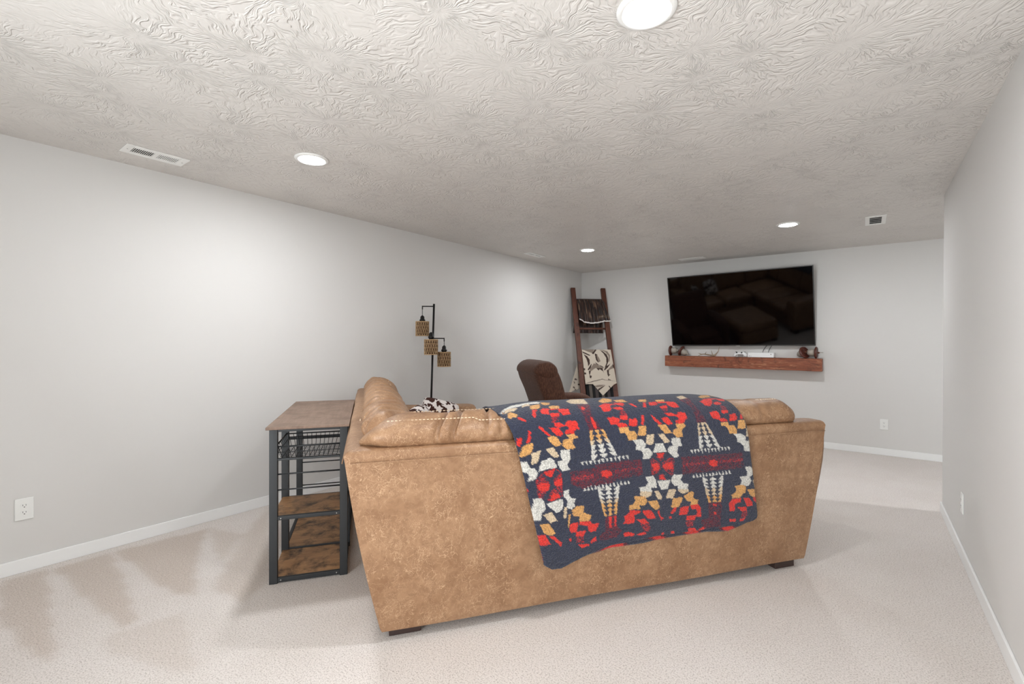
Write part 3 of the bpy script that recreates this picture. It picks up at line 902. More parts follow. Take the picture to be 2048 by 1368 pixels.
# =====================================================================  COW PRINT PILLOWS
def cow_mat():
    m = new_mat('cow_print', None, .85, spec=.2); k = NT(m); co = k.coord((1, 1, 1))
    f = k.noise(co, 17, 2, .5, .5)
    k.color(k.ramp(f, [(.50, (228, 220, 216)), (.525, (62, 36, 30))])); k.normal(k.bump(k.noise(co, 260, 2), .3, .003)); return m
M_cow = cow_mat()
def pillow(label, M, w=.34, th=.065):
    n = 30; v = []; f = []
    for side in (1, -1):
        for i in range(n+1):
            for j in range(n+1):
                a, b = 2*i/n-1, 2*j/n-1
                pin = 1-.07*(1-abs(a)**2)*abs(b)**3*.0-.05*(b*b)*(1-a*a)-.05*(a*a)*(1-b*b)
                x = a*w/2*(1-.09*b**4*a*a); y = b*w/2*(1-.09*a**4*b*b)
                z = side*th*max(0, (1-a**4)*(1-b**4))**.55+side*.003*nz(a*4, b*4, side)
                v.append((x, z, y))
    N = (n+1)**2
    for s in (0, 1):
        for i in range(n):
            for j in range(n): f.append((s*N+i*(n+1)+j, s*N+(i+1)*(n+1)+j, s*N+(i+1)*(n+1)+j+1, s*N+i*(n+1)+j+1))
    o = mobj('throw_pillow', v, f, M_cow, None, True, M); wl = o.modifiers.new('weld', 'WELD'); wl.merge_threshold = .0006
    return tag(o, label, 'pillow', 'cow print pillows')
pillow('cow print pillow leaning on the far sofa arm, the larger part in view', SOFA @ Matrix.Translation((.535, 1.98, .635)) @ Matrix.Rotation(math.radians(8), 4, 'Z') @ Matrix.Rotation(math.radians(-24), 4, 'X') @ Matrix.Rotation(math.radians(17), 4, 'Y'))
pillow('cow print pillow half hidden behind the sofa back, left of the other', SOFA @ Matrix.Translation((.36, 1.62, .635)) @ Matrix.Rotation(math.radians(60), 4, 'Z') @ Matrix.Rotation(math.radians(-26), 4, 'X') @ Matrix.Rotation(math.radians(-6), 4, 'Y'))

# =====================================================================  METAL AND WOOD RACK BESIDE THE SOFA
def rustic(name, a, b, dark, axis=1):
    m = new_mat(name, None, .5, spec=.4); k = NT(m)
    sc = [55, 55, 55]; sc[axis] = 4; g = k.noise(k.coord(tuple(sc)), 1, 5, .65, .6); co = k.coord()
    blot = k.noise(co, 8.5, 5, .7, .3)
    col = k.mix(k.ramp(g, [(.3, (0, 0, 0, 1)), (.7, (1, 1, 1, 1))]), b, a)
    col = k.mix(k.ramp(blot, [(.46, (0, 0, 0, 1)), (.66, (1, 1, 1, 1))]), col, dark)
    k.color(col); k.normal(k.bump(g, .15, .002)); return m
M_top = rustic('rack_top_wood', (140, 116, 100), (120, 97, 82), (106, 84, 70))
M_shelf = rustic('rack_shelf_wood', (196, 152, 106), (158, 116, 80), (66, 50, 40), 0)
M_black = new_mat('black_metal', (46, 48, 50), .45, .2)
rack = thing('storage_rack', 'black metal rack with rustic wood top beside the sofa', 'rack', SOFA @ Matrix.Translation((-.3625, .68, 0)))
def rp(name, m, *boxes, bev=.002):
    b = MB()
    for q in boxes: b.box(*q)
    o = b.build(name, m, rack); return bevel(o, bev, 1)
RXL, RXR, RM, RFAR = -.1985, .1985, .39, 1.03
rp('top_board', M_top, (-.2095, .2095, -.04, 1.055, .837, .852))
for x in (RXL, RXR-.041):
    for y in (0, RM-.015, RFAR-.03): rp('post', M_black, (x, x+.041, y, y+.03, 0, .837))
xi, xo = RXL+.041, RXR-.041
for (y, z0, z1) in ((0, .818, .837), (0, .663, .675), (0, .341, .362), (0, .006, .030), (RM-.012, .700, .716), (RM-.012, .330, .348), (RM-.012, .004, .030), (RM-.012, .818, .837), (RFAR-.024, .818, .837), (RFAR-.024, .006, .030)):
    rp('cross_rail', M_black, (xi, xo, y+.003, y+.022, z0, z1), bev=.0015)
for x in (RXL+.005, RXR-.027):
    rp('side_rail', M_black, (x, x+.022, .03, RM-.015, .815, .836)); rp('side_rail', M_black, (x, x+.022, RM+.015, RFAR-.03, .815, .836))
    rp('side_rail', M_black, (x, x+.022, RM+.015, RFAR-.03, .008, .028))
rp('side_rail', M_black, (RXR-.027, RXR-.005, .03, RM-.015, .008, .028)); rp('side_rail', M_black, (RXR-.027, RXR-.005, .03, RM-.015, .335, .355))
for z, y in ((.588, .012), (.503, .012), (.40, RFAR-.012), (.23, RFAR-.012)):
    MB().tube([(xi-.003, y, z), (xo+.003, y, z)], .0042, 10).build('bar', M_black, rack, True)
for y0, y1, z in ((.022, RM-.013, .352), (.022, RM-.013, .026), (RM+.015, RFAR-.022, .026)):
    rp('shelf', M_shelf, (RXL+.006, RXR-.006, y0, y1, z-.012, z))
for x in (xi+.016, xo-.016):
    for z in (.351, .018): MB().lathe([(.004, 0), (.004, .002), (.002, .0035)], 10, Matrix.Translation((x, .003, z)) @ Matrix.Rotation(math.pi/2, 4, 'X')).build('screw', M_screw, rack, True)
for x in (RXL+.02, RXR-.02):
    MB().lathe([(.014, 0), (.014, .004), (.011, .006)], 14, Matrix.Translation((x, .015, -.0005))).build('foot_pad', M_slot, rack)
# wire basket under the top: rim, base grid and upright wires
def basket():
    b = MB(); x0, x1, y0, y1, zt, zb = xi-.012, xo+.012, .012, RM-.02, .737, .674
    ins = .018; R_ = .0032
    rim = [(x0, y0, zt), (x1, y0, zt), (x1, y1, zt+.002), (x0, y1, zt+.002)]
    for i in range(4): b.tube([rim[i], rim[(i+1) % 4]], R_*1.3, 8)
    mid = [(x0+ins*.5, y0+ins*.5, .705), (x1-ins*.5, y0+ins*.5, .705), (x1-ins*.5, y1-ins*.5, .705), (x0+ins*.5, y1-ins*.5, .705)]
    for i in range(4): b.tube([mid[i], mid[(i+1) % 4]], R_*.6, 6)
    for i in range(13):
        x = x0+(x1-x0)*(i+.5)/13; xb = x0+ins+(x1-x0-2*ins)*(i+.5)/13
        b.tube([(x, y0, zt), (xb, y0+ins, zb), (xb, y1-ins, zb), (x, y1, zt)], R_*.55, 6)
    for i in range(8):
        y = y0+(y1-y0)*(i+.5)/8; yb = y0+ins+(y1-y0-2*ins)*(i+.5)/8
        b.tube([(x0, y, zt), (x0+ins, yb, zb), (x1-ins, yb, zb), (x1, y, zt)], R_*.55, 6)
    return b.build('wire_basket', M_black, rack, True)
basket()

# =====================================================================  TELEVISION
def grain(name, a, b, dark, axis=0, f=14, rough=.5, light=None):
    m = new_mat(name, None, rough, spec=.4); k = NT(m); sc = [f*3.2]*3; sc[axis] = f*.22
    g = k.noise(k.coord(tuple(sc)), 1, 5, .65, 1.1); co = k.coord(); bl = k.noise(co, 9, 4, .6, 1.0)
    col = k.mix(k.ramp(g, [(.32, (0, 0, 0, 1)), (.66, (1, 1, 1, 1))]), b, a)
    col = k.mix(k.ramp(bl, [(.55, (0, 0, 0, 1)), (.72, (1, 1, 1, 1))]), col, dark)
    if light is not None:
        sc2 = [f*5]*3; sc2[axis] = f*.5; st = k.noise(k.coord(tuple(sc2)), 1, 4, .6, 1.6)
        col = k.mix(k.math('MULTIPLY', k.ramp(st, [(.58, (0, 0, 0, 1)), (.68, (1, 1, 1, 1))]), .7), col, light)
    k.color(col); k.normal(k.bump(g, .3, .004)); return m
M_screen = new_mat('tv_screen', (2, 2, 3), .045, spec=.5); M_bezel = new_mat('tv_bezel', (58, 57, 56), .35, .6)
M_tvback = new_mat('tv_back', (26, 26, 27), .5); M_silver = new_mat('silver', (205, 205, 203), .3, .7)
TVM = Matrix.Translation((-1.375, 6.832, 1.2515)) @ Matrix.Rotation(math.radians(-.65), 4, 'Y') @ Matrix.Rotation(math.radians(12.5), 4, 'X')
tv = thing('television', 'large black flat television tilted down from the wall', 'television', TVM)
TW, TH_ = .876, .99
MB().box(-TW+.012, TW-.012, .002, .010, .016, TH_-.012).build('screen', M_screen, tv)
bevel(MB().box(-TW, TW, -.002, .03, 0, .016).box(-TW, TW, -.002, .03, TH_-.012, TH_).box(-TW, -TW+.012, -.002, .03, .016, TH_-.012).box(TW-.012, TW, -.002, .03, .016, TH_-.012).build('bezel', M_bezel, tv), .002, 1)
bevel(MB().box(-TW+.01, TW-.01, .0105, .035, .01, TH_-.01).box(-.55, .55, .035, .058, .06, .62).build('rear_case', M_tvback, tv), .006, 2)
bevel(MB().box(-.026, .026, -.004, .02, -.010, .003).build('badge', M_silver, tv), .002, 1)
_inv = TVM.inverted()
_m = MB()
for x in (-.20, .20): _m.box(x-.02, x+.02, .058, .085, .10, .58)
_m.build('wall_mount', M_tvback, tv)
MB().tube([_inv @ Vector((-1.375, BY-.004, 1.62)), _inv @ Vector((-1.375, BY-.1, 1.60))], .04, 12).build('wall_bracket', M_tvback, tv)

# =====================================================================  BEAM SHELF AND WHAT STANDS ON IT
M_beam = grain('red_brown_beam', (152, 88, 60), (112, 60, 42), (82, 42, 30), 0, 12, .5, (198, 142, 106))
SZ = 1.1015
def make_shelf():
    rings = []; n = 60
    for i in range(n+1):
        x = -2.333+1.906*i/n; e = .003*nz(x*5, 0, 0); e2 = .004*nz(x*7, 3, 0); w = .003*nz(x*11, 5, 0)
        y0, y1 = BY-.150, BY-.0005
        rings.append([(x, y0+.004+w, .949+e), (x, y0+w*.5, .953+e), (x, y0+e2, 1.02), (x, y0+w, SZ-.006), (x, y0+.006, SZ), (x, y1, SZ), (x, y1, .949)])
    v, f = loft(rings); o = mobj('floating_shelf', v, f, M_beam, None, True); o.data.set_sharp_from_angle(angle=math.radians(35))
    return tag(o, 'thick red brown timber beam shelf under the television', 'shelf')
make_shelf()
M_porc = new_mat('brown_porcelain', (84, 42, 32), .28, spec=.5); M_cap = new_mat('galvanised_cap', (168, 160, 150), .6, .35); M_pin = new_mat('rusty_pin', (98, 62, 48), .6, .3)
def insulator(parent, M):
    """axis +z: ribbed underside at -z, metal cap at +z"""
    def c(n, prof, m):
        o = MB().lathe(prof, 36).build(n, m, parent, True); o.matrix_local = M; o.data.set_sharp_from_angle(angle=math.radians(50)); return o
    c('disc', [(.012, -.012), (.022, -.012), (.024, -.004), (.034, -.004), (.036, -.013), (.042, -.013), (.045, -.004), (.054, -.003), (.056, -.013), (.064, -.012), (.072, -.006), (.0735, .002), (.068, .010), (.050, .017), (.030, .022)], M_porc)
    c('cap', [(.036, .016), (.044, .022), (.045, .036), (.043, .058), (.037, .078), (.027, .090), (.016, .096), (.014, .108), (.004, .110)], M_cap)
    c('pin', [(.009, -.035), (.011, -.03), (.011, -.010), (.008, -.008)], M_pin)
def axis_frame(p, d):
    d = Vector(d).normalized(); return Matrix.Translation(p) @ d.to_track_quat('Z', 'Y').to_matrix().to_4x4()
def insul_pair(label, items, eye):
    t = thing('insulator_string', label, 'insulator', Matrix.Translation((items[0][0][0], items[0][0][1], SZ)), 'old porcelain insulators on the shelf')
    inv = Matrix.Translation((-items[0][0][0], -items[0][0][1], -SZ))
    for p, d in items: insulator(t, inv @ axis_frame(Vector(p), d))
    p, d = eye; M = inv @ axis_frame(Vector(p), d) @ Matrix.Rotation(math.pi/2, 4, 'X')
    b = MB(); ring = [(.016*math.cos(a), .016*math.sin(a)) for a in np.linspace(0, 2*math.pi, 17)]
    b.tube([M @ Vector((x, y, 0)) for x, y in ring], .0045, 8); b.build('eye', M_cap, t, True)
insul_pair('two disc brown insulator string at the left end of the shelf', [((-2.268, 6.81, SZ+.0735), (1, -.04, .02)), ((-2.118, 6.812, SZ+.0715), (.86, -.12, -.42))], ((-2.02, 6.80, SZ+.020), (.86, 0, -.4)))
insul_pair('two disc brown insulator string at the right end of the shelf', [((-.612, 6.800, SZ+.0735), (-.72, .62, -.32)), ((-.490, 6.806, SZ+.0740), (-1, .05, .03))], ((-.437, 6.803, SZ+.076), (1, 0, 0)))
M_antler = grain('antler_bone', (176, 160, 140), (140, 122, 102), (120, 98, 78), 0, 20, .6)
def antler():
    t = MB(); y = 6.80
    def tine(pts, r0, r1):
        P = catmull(pts, 6); t.tube(P.tolist(), [r0+(r1-r0)*i/(len(P)-1) for i in range(len(P))], 8)
    tine([(-1.665, y-.01, SZ+.012), (-1.70, y, SZ+.014), (-1.76, y+.02, SZ+.022), (-1.81, y+.01, SZ+.030), (-1.85, y-.01, SZ+.018), (-1.875, y-.02, SZ+.004)], .013, .003)
    tine([(-1.672, y-.01, SZ+.013), (-1.645, y, SZ+.035), (-1.618, y+.01, SZ+.075), (-1.605, y+.012, SZ+.135)], .0125, .002)
    tine([(-1.678, y-.01, SZ+.013), (-1.690, y-.015, SZ+.04), (-1.702, y-.015, SZ+.085)], .011, .002)
    tine([(-1.79, y+.015, SZ+.026), (-1.782, y+.0, SZ+.045), (-1.770, y-.005, SZ+.062)], .008, .002)
    tine([(-1.83, y, SZ+.022), (-1.855, y-.01, SZ+.036), (-1.875, y-.02, SZ+.042)], .007, .002)
    tine([(-1.662, y-.01, SZ+.013), (-1.645, y-.012, SZ+.022), (-1.640, y-.012, SZ+.04)], .012, .003)
    return tag(t.build('deer_antler', M_antler, None, True), 'pale shed deer antler lying on the shelf', 'antler')
M_white = new_mat('white_plastic', (236, 236, 236), .35); M_grey = new_mat('grey_plastic', (150, 144, 140), .45)
def controller():
    t = thing('game_controller', 'white game controller on a small stand left of the console', 'controller', Matrix.Translation((-1.338, 6.80, SZ)))
    half = [(0, .052), (.028, .054), (.050, .058), (.068, .048), (.082, .024), (.086, .004), (.078, -.006), (.066, 0), (.052, .018), (.030, .026), (0, .026)]
    loop = half + [(-x, z) for x, z in half[-2:0:-1]]
    rings = [[(x*s, y, .04+(z-.04)*s+.010) for x, z in loop] for y, s in ((-.026, .80), (-.020, .95), (-.006, 1), (.008, .95), (.014, .8))]
    v, f = loft(rings); mobj('shell', v, f, M_white, t, True).data.set_sharp_from_angle(angle=math.radians(60))
    for x in (-.040, .020): MB().lathe([(.008, 0), (.006, .008), (.010, .012), (.004, .013)], 14, Matrix.Translation((x, -.018, .058)) @ Matrix.Rotation(math.radians(75), 4, 'X')).build('thumbstick', M_slot, t, True)
    for x in (-.052, .052): MB().lathe([(.012, 0), (.010, .006), (.002, .008)], 14, Matrix.Translation((x, .004, .064))).build('trigger', M_slot, t, True)
    bevel(MB().box(-.045, .045, -.03, .03, 0, .004).box(-.028, .028, -.008, .006, .004, .045).build('stand', M_grey, t), .002, 1)
controller()
def console():
    t = thing('game_console', 'flat white game console box on the shelf below the television', 'console', Matrix.Translation((-1.090, 6.824, SZ)))
    bevel(MB().box(-.150, .150, -.072, .072, .003, .064).build('case', M_white, t), .003, 2)
    MB().box(-.148, .148, -.06, .072, 0, .003).build('base', M_slot, t)
    MB().lathe([(.007, 0), (.007, .0012), (.005, .0018)], 16, Matrix.Translation((.118, -.072, .044)) @ Matrix.Rotation(math.pi/2, 4, 'X')).build('power_button', M_grey, t)
    MB().box(-.137, -.123, -.0726, -.0718, .016, .021).build('port', M_slot, t); MB().box(-.114, -.108, -.0726, -.0718, .016, .021).build('port', M_slot, t)
    MB().box(-.14, .10, -.0724, -.0719, .0325, .0333).build('disc_slot', M_grey, t)
console()
for k, (xa, xb) in enumerate(((-1.085, -1.030), (-1.020, -.975))):
    o = MB().tube(catmull([(xa, 6.872, SZ+.062), (xa+.006, 6.880, SZ+.09), ((xa+xb)/2, 6.886, SZ+.13), (xb, 6.890, SZ+.17), (xb+.01, 6.892, SZ+.24)], 6).tolist(), .0032, 8).build('cable', M_slot, None, True)
    tag(o, ('left', 'right')[k]+' of two black cables running up behind the television', 'cable', 'console cables')
antler()

# =====================================================================  BLANKET LADDER
LO = Vector((-3.0, 6.14, 0)); Lr = Vector((.70711, .70711, 0)); Lw = Vector((-.566, .566, 2.16)).normalized(); Ly = Lw.cross(Lr)
LM = Matrix(((Lr.x, Ly.x, Lw.x, LO.x), (Lr.y, Ly.y, Lw.y, LO.y), (Lr.z, Ly.z, Lw.z, LO.z), (0, 0, 0, 1)))
M_ladder = grain('dark_ladder_wood', (104, 62, 46), (76, 42, 32), (52, 30, 24), 2, 16)
lad = thing('blanket_ladder', 'dark brown wooden blanket ladder leaning in the far corner', 'ladder', LM)
for x in (-.250, .245):
    bevel(MB().box(x-.036, x+.036, -.022, .022, .012, 2.295).build('rail', M_ladder, lad), .004, 2)
for z in (2.075, 1.60, 1.225, .80, .38):
    MB().tube([(-.22, 0, z), (.215, 0, z)], .016, 12).build('rung', M_ladder, lad, True)
def drape(name, label, mat, col, zt, front, back, x_top, x_bot, x_back, rip, yoff=.024, nu=110, nf=90, nb=60, dark=None):
    """cloth over a ladder rung; local ladder coords. front/back: hem z as function of u 0..1"""
    P = []; Cc = []; rows = []
    path = []
    for j in range(nb): path.append(('b', 1-j/nb))
    for j in range(9): path.append(('t', j/8))
    for j in range(1, nf+1): path.append(('f', j/nf))
    for i in range(nu+1):
        u = i/nu
        for kind, q in path:
            if kind == 'b':
                z = zt+(back(u)-zt)*q; x = (x_top[0]+(x_back[0]-x_top[0])*q)*(1-u)+(x_top[1]+(x_back[1]-x_top[1])*q)*u; y = yoff+(zt-back(u))*.25*q+rip(u, q)*.5*q
            elif kind == 't':
                a = math.pi*q; z = zt+yoff*.8*math.sin(a); y = yoff*math.cos(a); x = x_top[0]*(1-u)+x_top[1]*u
            else:
                z = zt+(front(u)-zt)*q; x = (x_top[0]+(x_bot[0]-x_top[0])*q)*(1-u)+(x_top[1]+(x_bot[1]-x_top[1])*q)*u; y = -yoff-.010*q-rip(u, q)
            P.append((x, y, z)); Cc.append(col(u, kind, q, x, z))
    m = len(path); f = [(i*m+j, (i+1)*m+j, (i+1)*m+j+1, i*m+j+1) for i in range(nu) for j in range(m-1)]
    o = mobj(name, P, f, mat, None, True, LM)
    at = o.data.attributes.new('print', 'FLOAT_COLOR', 'POINT'); at.data.foreach_set('color', np.array([list(lin(c)) for c in Cc], np.float32).ravel())
    s = o.modifiers.new('thick', 'SOLIDIFY'); s.thickness = .006; s.offset = 0
    return tag(o, label, 'blanket', 'blankets on the ladder')
def cloth(name, rough, sheen, bumpy):
    m = new_mat(name, None, rough, spec=.3); k = NT(m); at = k.n('ShaderNodeAttribute', attribute_name='print'); k.color(at.outputs['Color'])
    k.b.inputs['Sheen Weight'].default_value = sheen; k.normal(k.bump(k.noise(k.coord(), 180, 3), bumpy, .004)); return m
M_plush = cloth('plush_cloth', .32, .15, .3); M_knit = cloth('woven_cloth', .9, .1, .3)
def plush_rip(u, q): return (.022*abs(math.sin(u*17+.8*math.sin(u*9)))+.014*abs(math.sin(u*31+q*2)))*(1-.55*q)*min(1, q*6)+.004*q
def plush_col(u, kind, q, x, z):
    if kind == 'f' and q > .955: return (216, 208, 204)
    if kind == 'f' and .60 < u < .93 and .70 < q < .84:      # stitched patch
        if .66 < u < .86 and .755 < q < .785 and math.sin(u*260) > -.4: return (150, 136, 120)
        return (74, 54, 42)
    s = nz(u*16, q*2.4, 4)
    return (104, 80, 64) if s > .36 else (58, 38, 30) if s > 0 else (34, 22, 19)  # palest tone paints the sheen highlights of the plush into its colour
drape('plush_blanket', 'glossy brown plush blanket with pale hem on the top ladder rung', M_plush, plush_col, 2.085,
      lambda u: 1.700-.035*math.sin(math.pi*min(1, u*1.25))+(.035*(1-u*6) if u < .16 else 0), lambda u: 1.585, (-.210, .205), (-.205, .292), (-.27, .22), plush_rip)
CR_POLY="""G -201,1259 -37,1255 -71,1196 -123,1217 -176,1241
D -192,1210 -153,1192 -102,1157 -117,1150 -162,1175 -191,1192
D -51,1189 -11,1245 10,1241 -32,1175
D -183,1164 -146,1133 -120,1084 -122,1029 -147,988 -148,1043 -153,1098 -172,1140
D -146,933 -105,1001 -90,1015 -109,960 -137,919
D -8,1175 15,1160 23,1112 31,1063 16,1046 -1,1084 -6,1126
G 15,1160 37,1112 52,1063 30,1049 19,1105
G 86,1241 179,1210 207,1153 190,1069 175,1062 185,1146 157,1199
D 77,1227 123,1203 159,1160 171,1111 168,1063 140,1000 117,973 142,1042 147,1111 126,1174 96,1210
D -12,1042 31,1001 70,980 87,956 55,973 -1,1015
D 112,932 137,973 175,1000 197,1017 156,959 117,918
G -98,940 -42,1015 -16,1008 15,980 67,952 44,932 11,946 -22,953 -50,939 -80,912 -116,892
D -136,899 -116,892 -129,838 -109,831 -123,797 -132,804
D -2,946 66,946 78,877 68,904 37,932 24,912
G 158,918 221,986 250,1000 260,965 230,945 193,924 162,897
D 245,1017 258,979 250,945 244,979
D 147,911 164,911 160,849 181,853 153,822 147,856
D 149,782 180,758 147,765
D -218,954 -199,940 -205,913 -214,927
D -209,879 -192,876 -195,852 -208,852
D -28,596 -10,636 33,662 68,675 31,642 -14,603
D 149,674 165,634 157,627 141,661
G -72,676 -4,689 63,688 7,662 -34,656
D -217,698 -64,750 47,779 72,765 245,737 71,759 46,771 -65,740"""

CRP = []
for _l in CR_POLY.split('\n'):
    _q = _l.split(); _p = [tuple(map(float, p.split(','))) for p in _q[1:]]; _c = np.mean(_p, axis=0); CRP.append((_q[0], [(_c[0]+(a-_c[0])*1.25+(4 if a > _c[0] else -4), _c[1]+(b-_c[1])*1.15) for a, b in _p]))
def pip(x, y, poly):
    r = False; n = len(poly)
    for i in range(n):
        x1, y1 = poly[i]; x2, y2 = poly[(i+1) % n]
        if (y1 > y) != (y2 > y) and x < (x2-x1)*(y-y1)/(y2-y1)+x1: r = not r
    return r
CRB = [(c, p, min(a for a, b in p), max(a for a, b in p), min(b for a, b in p), max(b for a, b in p)) for c, p in CRP]
def cream_col(u, kind, q, x, z):
    X, Z = x*1000, z*1000; c = (206, 194, 178)
    if kind == 'b' and X < -215:
        return (72, 56, 50) if nz(x*26, z*26, 1) > .34 else c
    for k, p, a, b, d, e in CRB:
        if a <= X <= b and d <= Z <= e and pip(X, Z, p): c = (66, 50, 44) if k == 'D' else (136, 122, 110)
    return c
drape('geometric_blanket', 'cream blanket with brown geometric pattern on the middle ladder rung', M_knit, cream_col, 1.232,
      lambda u: float(np.interp(u, [0, .24, .52, .90, 1], [.700, .702, .528, .690, .712])), lambda u: float(np.interp(u, [0, .12, .36, 1], [.615, .66, .70, .70])),
      (-.212, .243), (-.214, .268), (-.42, .225), lambda u, q: (.006*math.sin(u*9+1)+.004)*q, .026, 130, 110, 90)
drape('striped_blanket', 'black and grey striped blanket low on the ladder behind the recliner', M_knit,
      lambda u, kind, q, x, z: ((20, 20, 22), (92, 84, 78), (24, 22, 24), (70, 62, 62))[int(u*9.0) % 4], .815,
      lambda u: .20, lambda u: .30, (-.205, .205), (-.20, .20), (-.20, .20), lambda u, q: .005*math.sin(u*14)*q, .022, 90, 40, 20)

# =====================================================================  FLOOR LAMP
M_iron = new_mat('black_iron', (34, 33, 33), .35, .5)
def weave_mat():
    m = new_mat('rattan', None, .7); k = NT(m); k.color(k.ramp(k.noise(k.coord(), 90, 3), [(.3, (150, 118, 82)), (.7, (206, 174, 132))])); return m
M_rattan = weave_mat(); M_gap = new_mat('weave_gap_dark', (92, 66, 46), .8); M_bulb = new_mat('bulb_glass', (240, 236, 226), .1)
lamp = thing('floor_lamp', 'black pole floor lamp with three woven rattan shades by the left wall', 'lamp', Matrix.Translation((-3.5, 3.235, 0)))
MB().lathe([(.125, 0), (.125, .014), (.118, .02), (.03, .026), (.018, .05)], 36).build('base', M_iron, lamp, True)
MB().tube([(0, .002, .02), (0, .062, 1.683)], .0105, 14).build('pole', M_iron, lamp, True)
def pole_at(z): return Vector((0, .002+.06*(z-.02)/1.663, z))
Lat = Vector((math.cos(YAW), math.sin(YAW), 0)); Fw = Vector((-math.sin(YAW), math.cos(YAW), 0))
for zarm, off, zcap, z1, z0 in ((1.658, Lat*-.117, 1.561, 1.505, 1.357), (1.352, Fw*-.115, 1.389, 1.323, 1.172), (1.333, Lat*.113, 1.257, 1.196, 1.048)):
    p = pole_at(zarm); c = p+off
    a = MB().tube([p, Vector((c.x, c.y, zarm)), ], .006, 10)
    if zcap < zarm-.02: a.tube([Vector((c.x, c.y, zarm+.006)), Vector((c.x, c.y, zarm-.03))], .0055, 10); a.tube([Vector((c.x, c.y, zarm-.03)), Vector((c.x, c.y, zcap))], .003, 8)
    a.build('arm', M_iron, lamp, True)
    T_ = Matrix.Translation((c.x, c.y, 0))
    MB().lathe([(.006, zcap+.006), (.012, zcap), (.020, zcap-.008), (.022, zcap-.034), (.030, zcap-.040), (.030, zcap-.048), (.012, z1-.012), (.010, z1-.03)], 24, T_).build('socket', M_iron, lamp, True)
    R_ = .066; b = MB(); n = 17; tiers = 4; h = (z1-z0)/tiers
    for z in np.linspace(z0+.003, z1-.003, tiers+1):
        big = z < z0+.01 or z > z1-.01
        b.lathe([(R_-.003, z-.0025*(1.6 if big else .6)), (R_+.002, z-.0025*(1.6 if big else .6)), (R_+.002, z+.0025*(1.6 if big else .6)), (R_-.003, z+.0025*(1.6 if big else .6))], 36, T_, True)
    for k in range(tiers):
        for i in range(n):
            for sg in (-1, 1):
                a0 = 2*math.pi*(i+.5*(k % 2))/n; a1 = a0+sg*.5*2*math.pi/n*.62
                q0, q1 = (z0+k*h+.002, z0+(k+1)*h-.002)
                pts = [Vector((c.x+R_*math.cos(x), c.y+R_*math.sin(x), z)) for x, z in ((a0, q0), ((a0+a1)/2, (q0+q1)/2), (a1, q1))]
                b.tube(pts, .0023, 5)
    MB().lathe([(.060, z0+.006), (.060, z1-.006), (.058, z1-.006), (.058, z0+.006)], 30, T_, True).build('gap_darkener', M_gap, lamp, True)  # dark cylinder added so the weave gaps look like shaded interior
    for ang in (0, 2.1, 4.2): b.tube([(c.x, c.y, z1-.004), (c.x+R_*math.cos(ang), c.y+R_*math.sin(ang), z1-.004)], .002, 5)
    b.build('woven_shade', M_rattan, lamp, True)
    MB().lathe([(.011, z1-.028), (.014, z1-.04), (.028, z1-.07), (.030, z1-.085), (.022, z1-.102), (.004, z1-.112)], 18, T_).build('bulb', M_bulb, lamp, True)

# =====================================================================  RECLINER
def cord_mat():
    m = new_mat('brown_corduroy', None, .75, spec=.3); k = NT(m); co = k.coord()
    rib = k.noise(k.coord((1, 1, .25)), 150, 2, .6); bl = k.noise(co, 7, 4, .6)
    col = k.mix(bl, (82, 52, 40), (112, 76, 58)); col = k.mix(k.math('MULTIPLY', k.ramp(rib, [(.40, (1, 1, 1, 1)), (.6, (0, 0, 0, 1))]), .6), col, (48, 26, 18))
    k.color(col); k.b.inputs['Sheen Weight'].default_value = .08; k.normal(k.bump(rib, .6, .006)); return m
M_cord = cord_mat()
rec = thing('recliner', 'dark brown upholstered recliner chair facing away near the ladder', 'recliner', frame((-2.58, 4.465, 0), SANG))
def rec_pad(name, loop, y0, y1, rr=.06, n=3, amp=.006):
    """side profile loop (x,z) lofted across y with rounded ends"""
    L = smooth_loop(loop, n); c = L.mean(0); rings = []
    for y, s in ((y0, .80), (y0+rr*.15, .90), (y0+rr*.5, .965), (y0+rr, 1), (y0*.66+y1*.34, 1.012), ((y0+y1)/2, 1.016), (y0*.34+y1*.66, 1.012), (y1-rr, 1), (y1-rr*.5, .965), (y1-rr*.15, .90), (y1, .80)):
        rings.append([(c[0]+(p[0]-c[0])*s+amp*nz(p[0]*6, y*6, p[1]*6), y, c[1]+(p[1]-c[1])*s+amp*nz(p[0]*6, y*6+9, p[1]*6)) for p in L])
    v, f = loft(rings); return mobj(name, v, f, M_cord, rec, True)
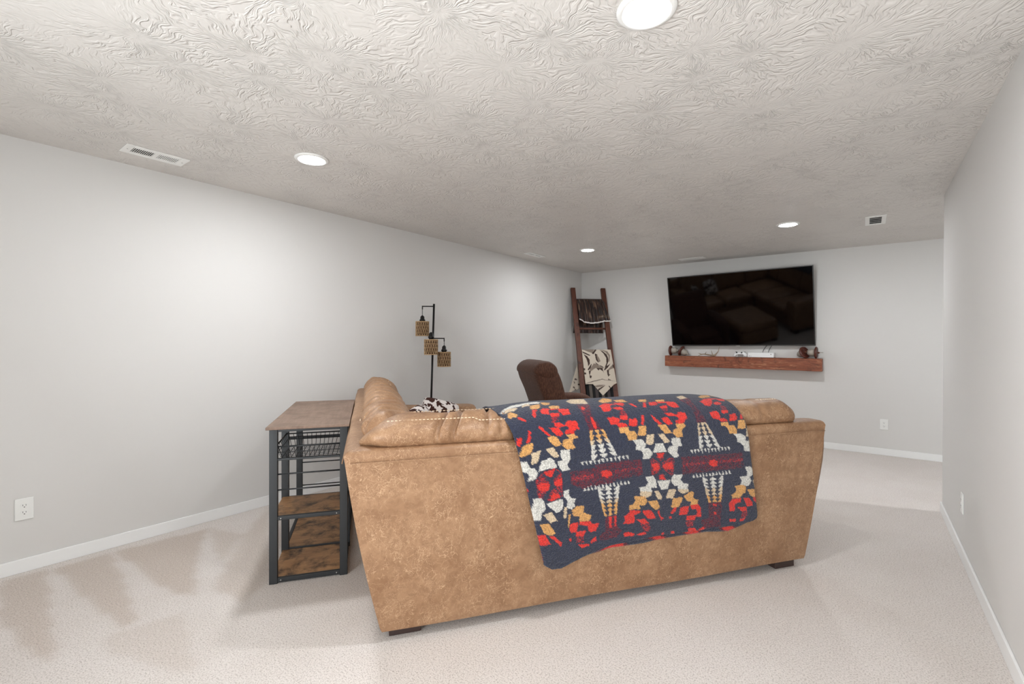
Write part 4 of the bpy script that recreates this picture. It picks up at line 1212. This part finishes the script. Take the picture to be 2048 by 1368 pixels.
rec_pad('back', [(-.26, .36), (-.36, .55), (-.45, .78), (-.520, .955), (-.515, 1.02), (-.455, 1.075), (-.37, 1.085), (-.30, 1.045), (-.245, .95), (-.18, .75), (-.10, .55), (-.08, .42)], -.31, .31)
rec_pad('headrest', [(-.505, .955), (-.535, .99), (-.52, 1.045), (-.455, 1.095), (-.36, 1.10), (-.285, 1.05), (-.27, .97), (-.33, .93), (-.43, .93)], -.315, .315)
rec_pad('seat_base', [(-.36, .07), (-.37, .30), (-.30, .36), (.30, .36), (.38, .32), (.39, .12), (.36, .06)], -.28, .28, .03)
rec_pad('seat_cushion', [(-.20, .36), (-.20, .46), (.0, .49), (.30, .50), (.42, .47), (.44, .40), (.38, .35)], -.27, .27)
rec_pad('footrest', [(.36, .10), (.37, .36), (.41, .40), (.46, .36), (.46, .12), (.42, .08)], -.27, .27, .04)
for sg in (-1, 1):
    a, b = sorted((sg*.27, sg*.44))
    rec_pad('armrest', [(-.36, .06), (-.38, .35), (-.37, .58), (-.30, .66), (-.10, .695), (.18, .70), (.36, .665), (.43, .58), (.43, .40), (.40, .10), (.36, .05)], a, b, .05)
for x in (-.30, .30):
    for y in (-.30, .30): MB().box(x-.03, x+.03, y-.03, y+.03, 0, .075).build('foot', M_foot, rec)

# =====================================================================  OTTOMAN (shows in the television's reflection)
ott = thing('ottoman', 'low tan suede ottoman in front of the sofa, mirrored in the television', 'ottoman', SOFA @ Matrix.Translation((1.93, 1.60, 0)))
def ott_pad(name, hx, hy, levels):
    rings = []
    for zz, ins in levels:
        ring = []
        for i in range(44):
            t = 2*math.pi*i/44; c, s_ = math.cos(t), math.sin(t); q = .2
            ring.append(((hx-ins)*math.copysign(abs(c)**q, c), (hy-ins)*math.copysign(abs(s_)**q, s_), zz))
        rings.append(ring)
    v, f = loft(rings); return mobj(name, v, f, M_suede, ott, True)
ott_pad('base', .50, .36, ((.06, .01), (.08, 0), (.27, 0), (.29, .01)))
ott_pad('cushion', .505, .365, ((.29, .02), (.31, .002), (.36, 0), (.40, .008), (.425, .03), (.44, .09), (.45, .22)))
for x in (-.42, .42):
    for y in (-.28, .28): MB().box(x-.04, x+.04, y-.04, y+.04, 0, .065).build('foot', M_foot, ott)
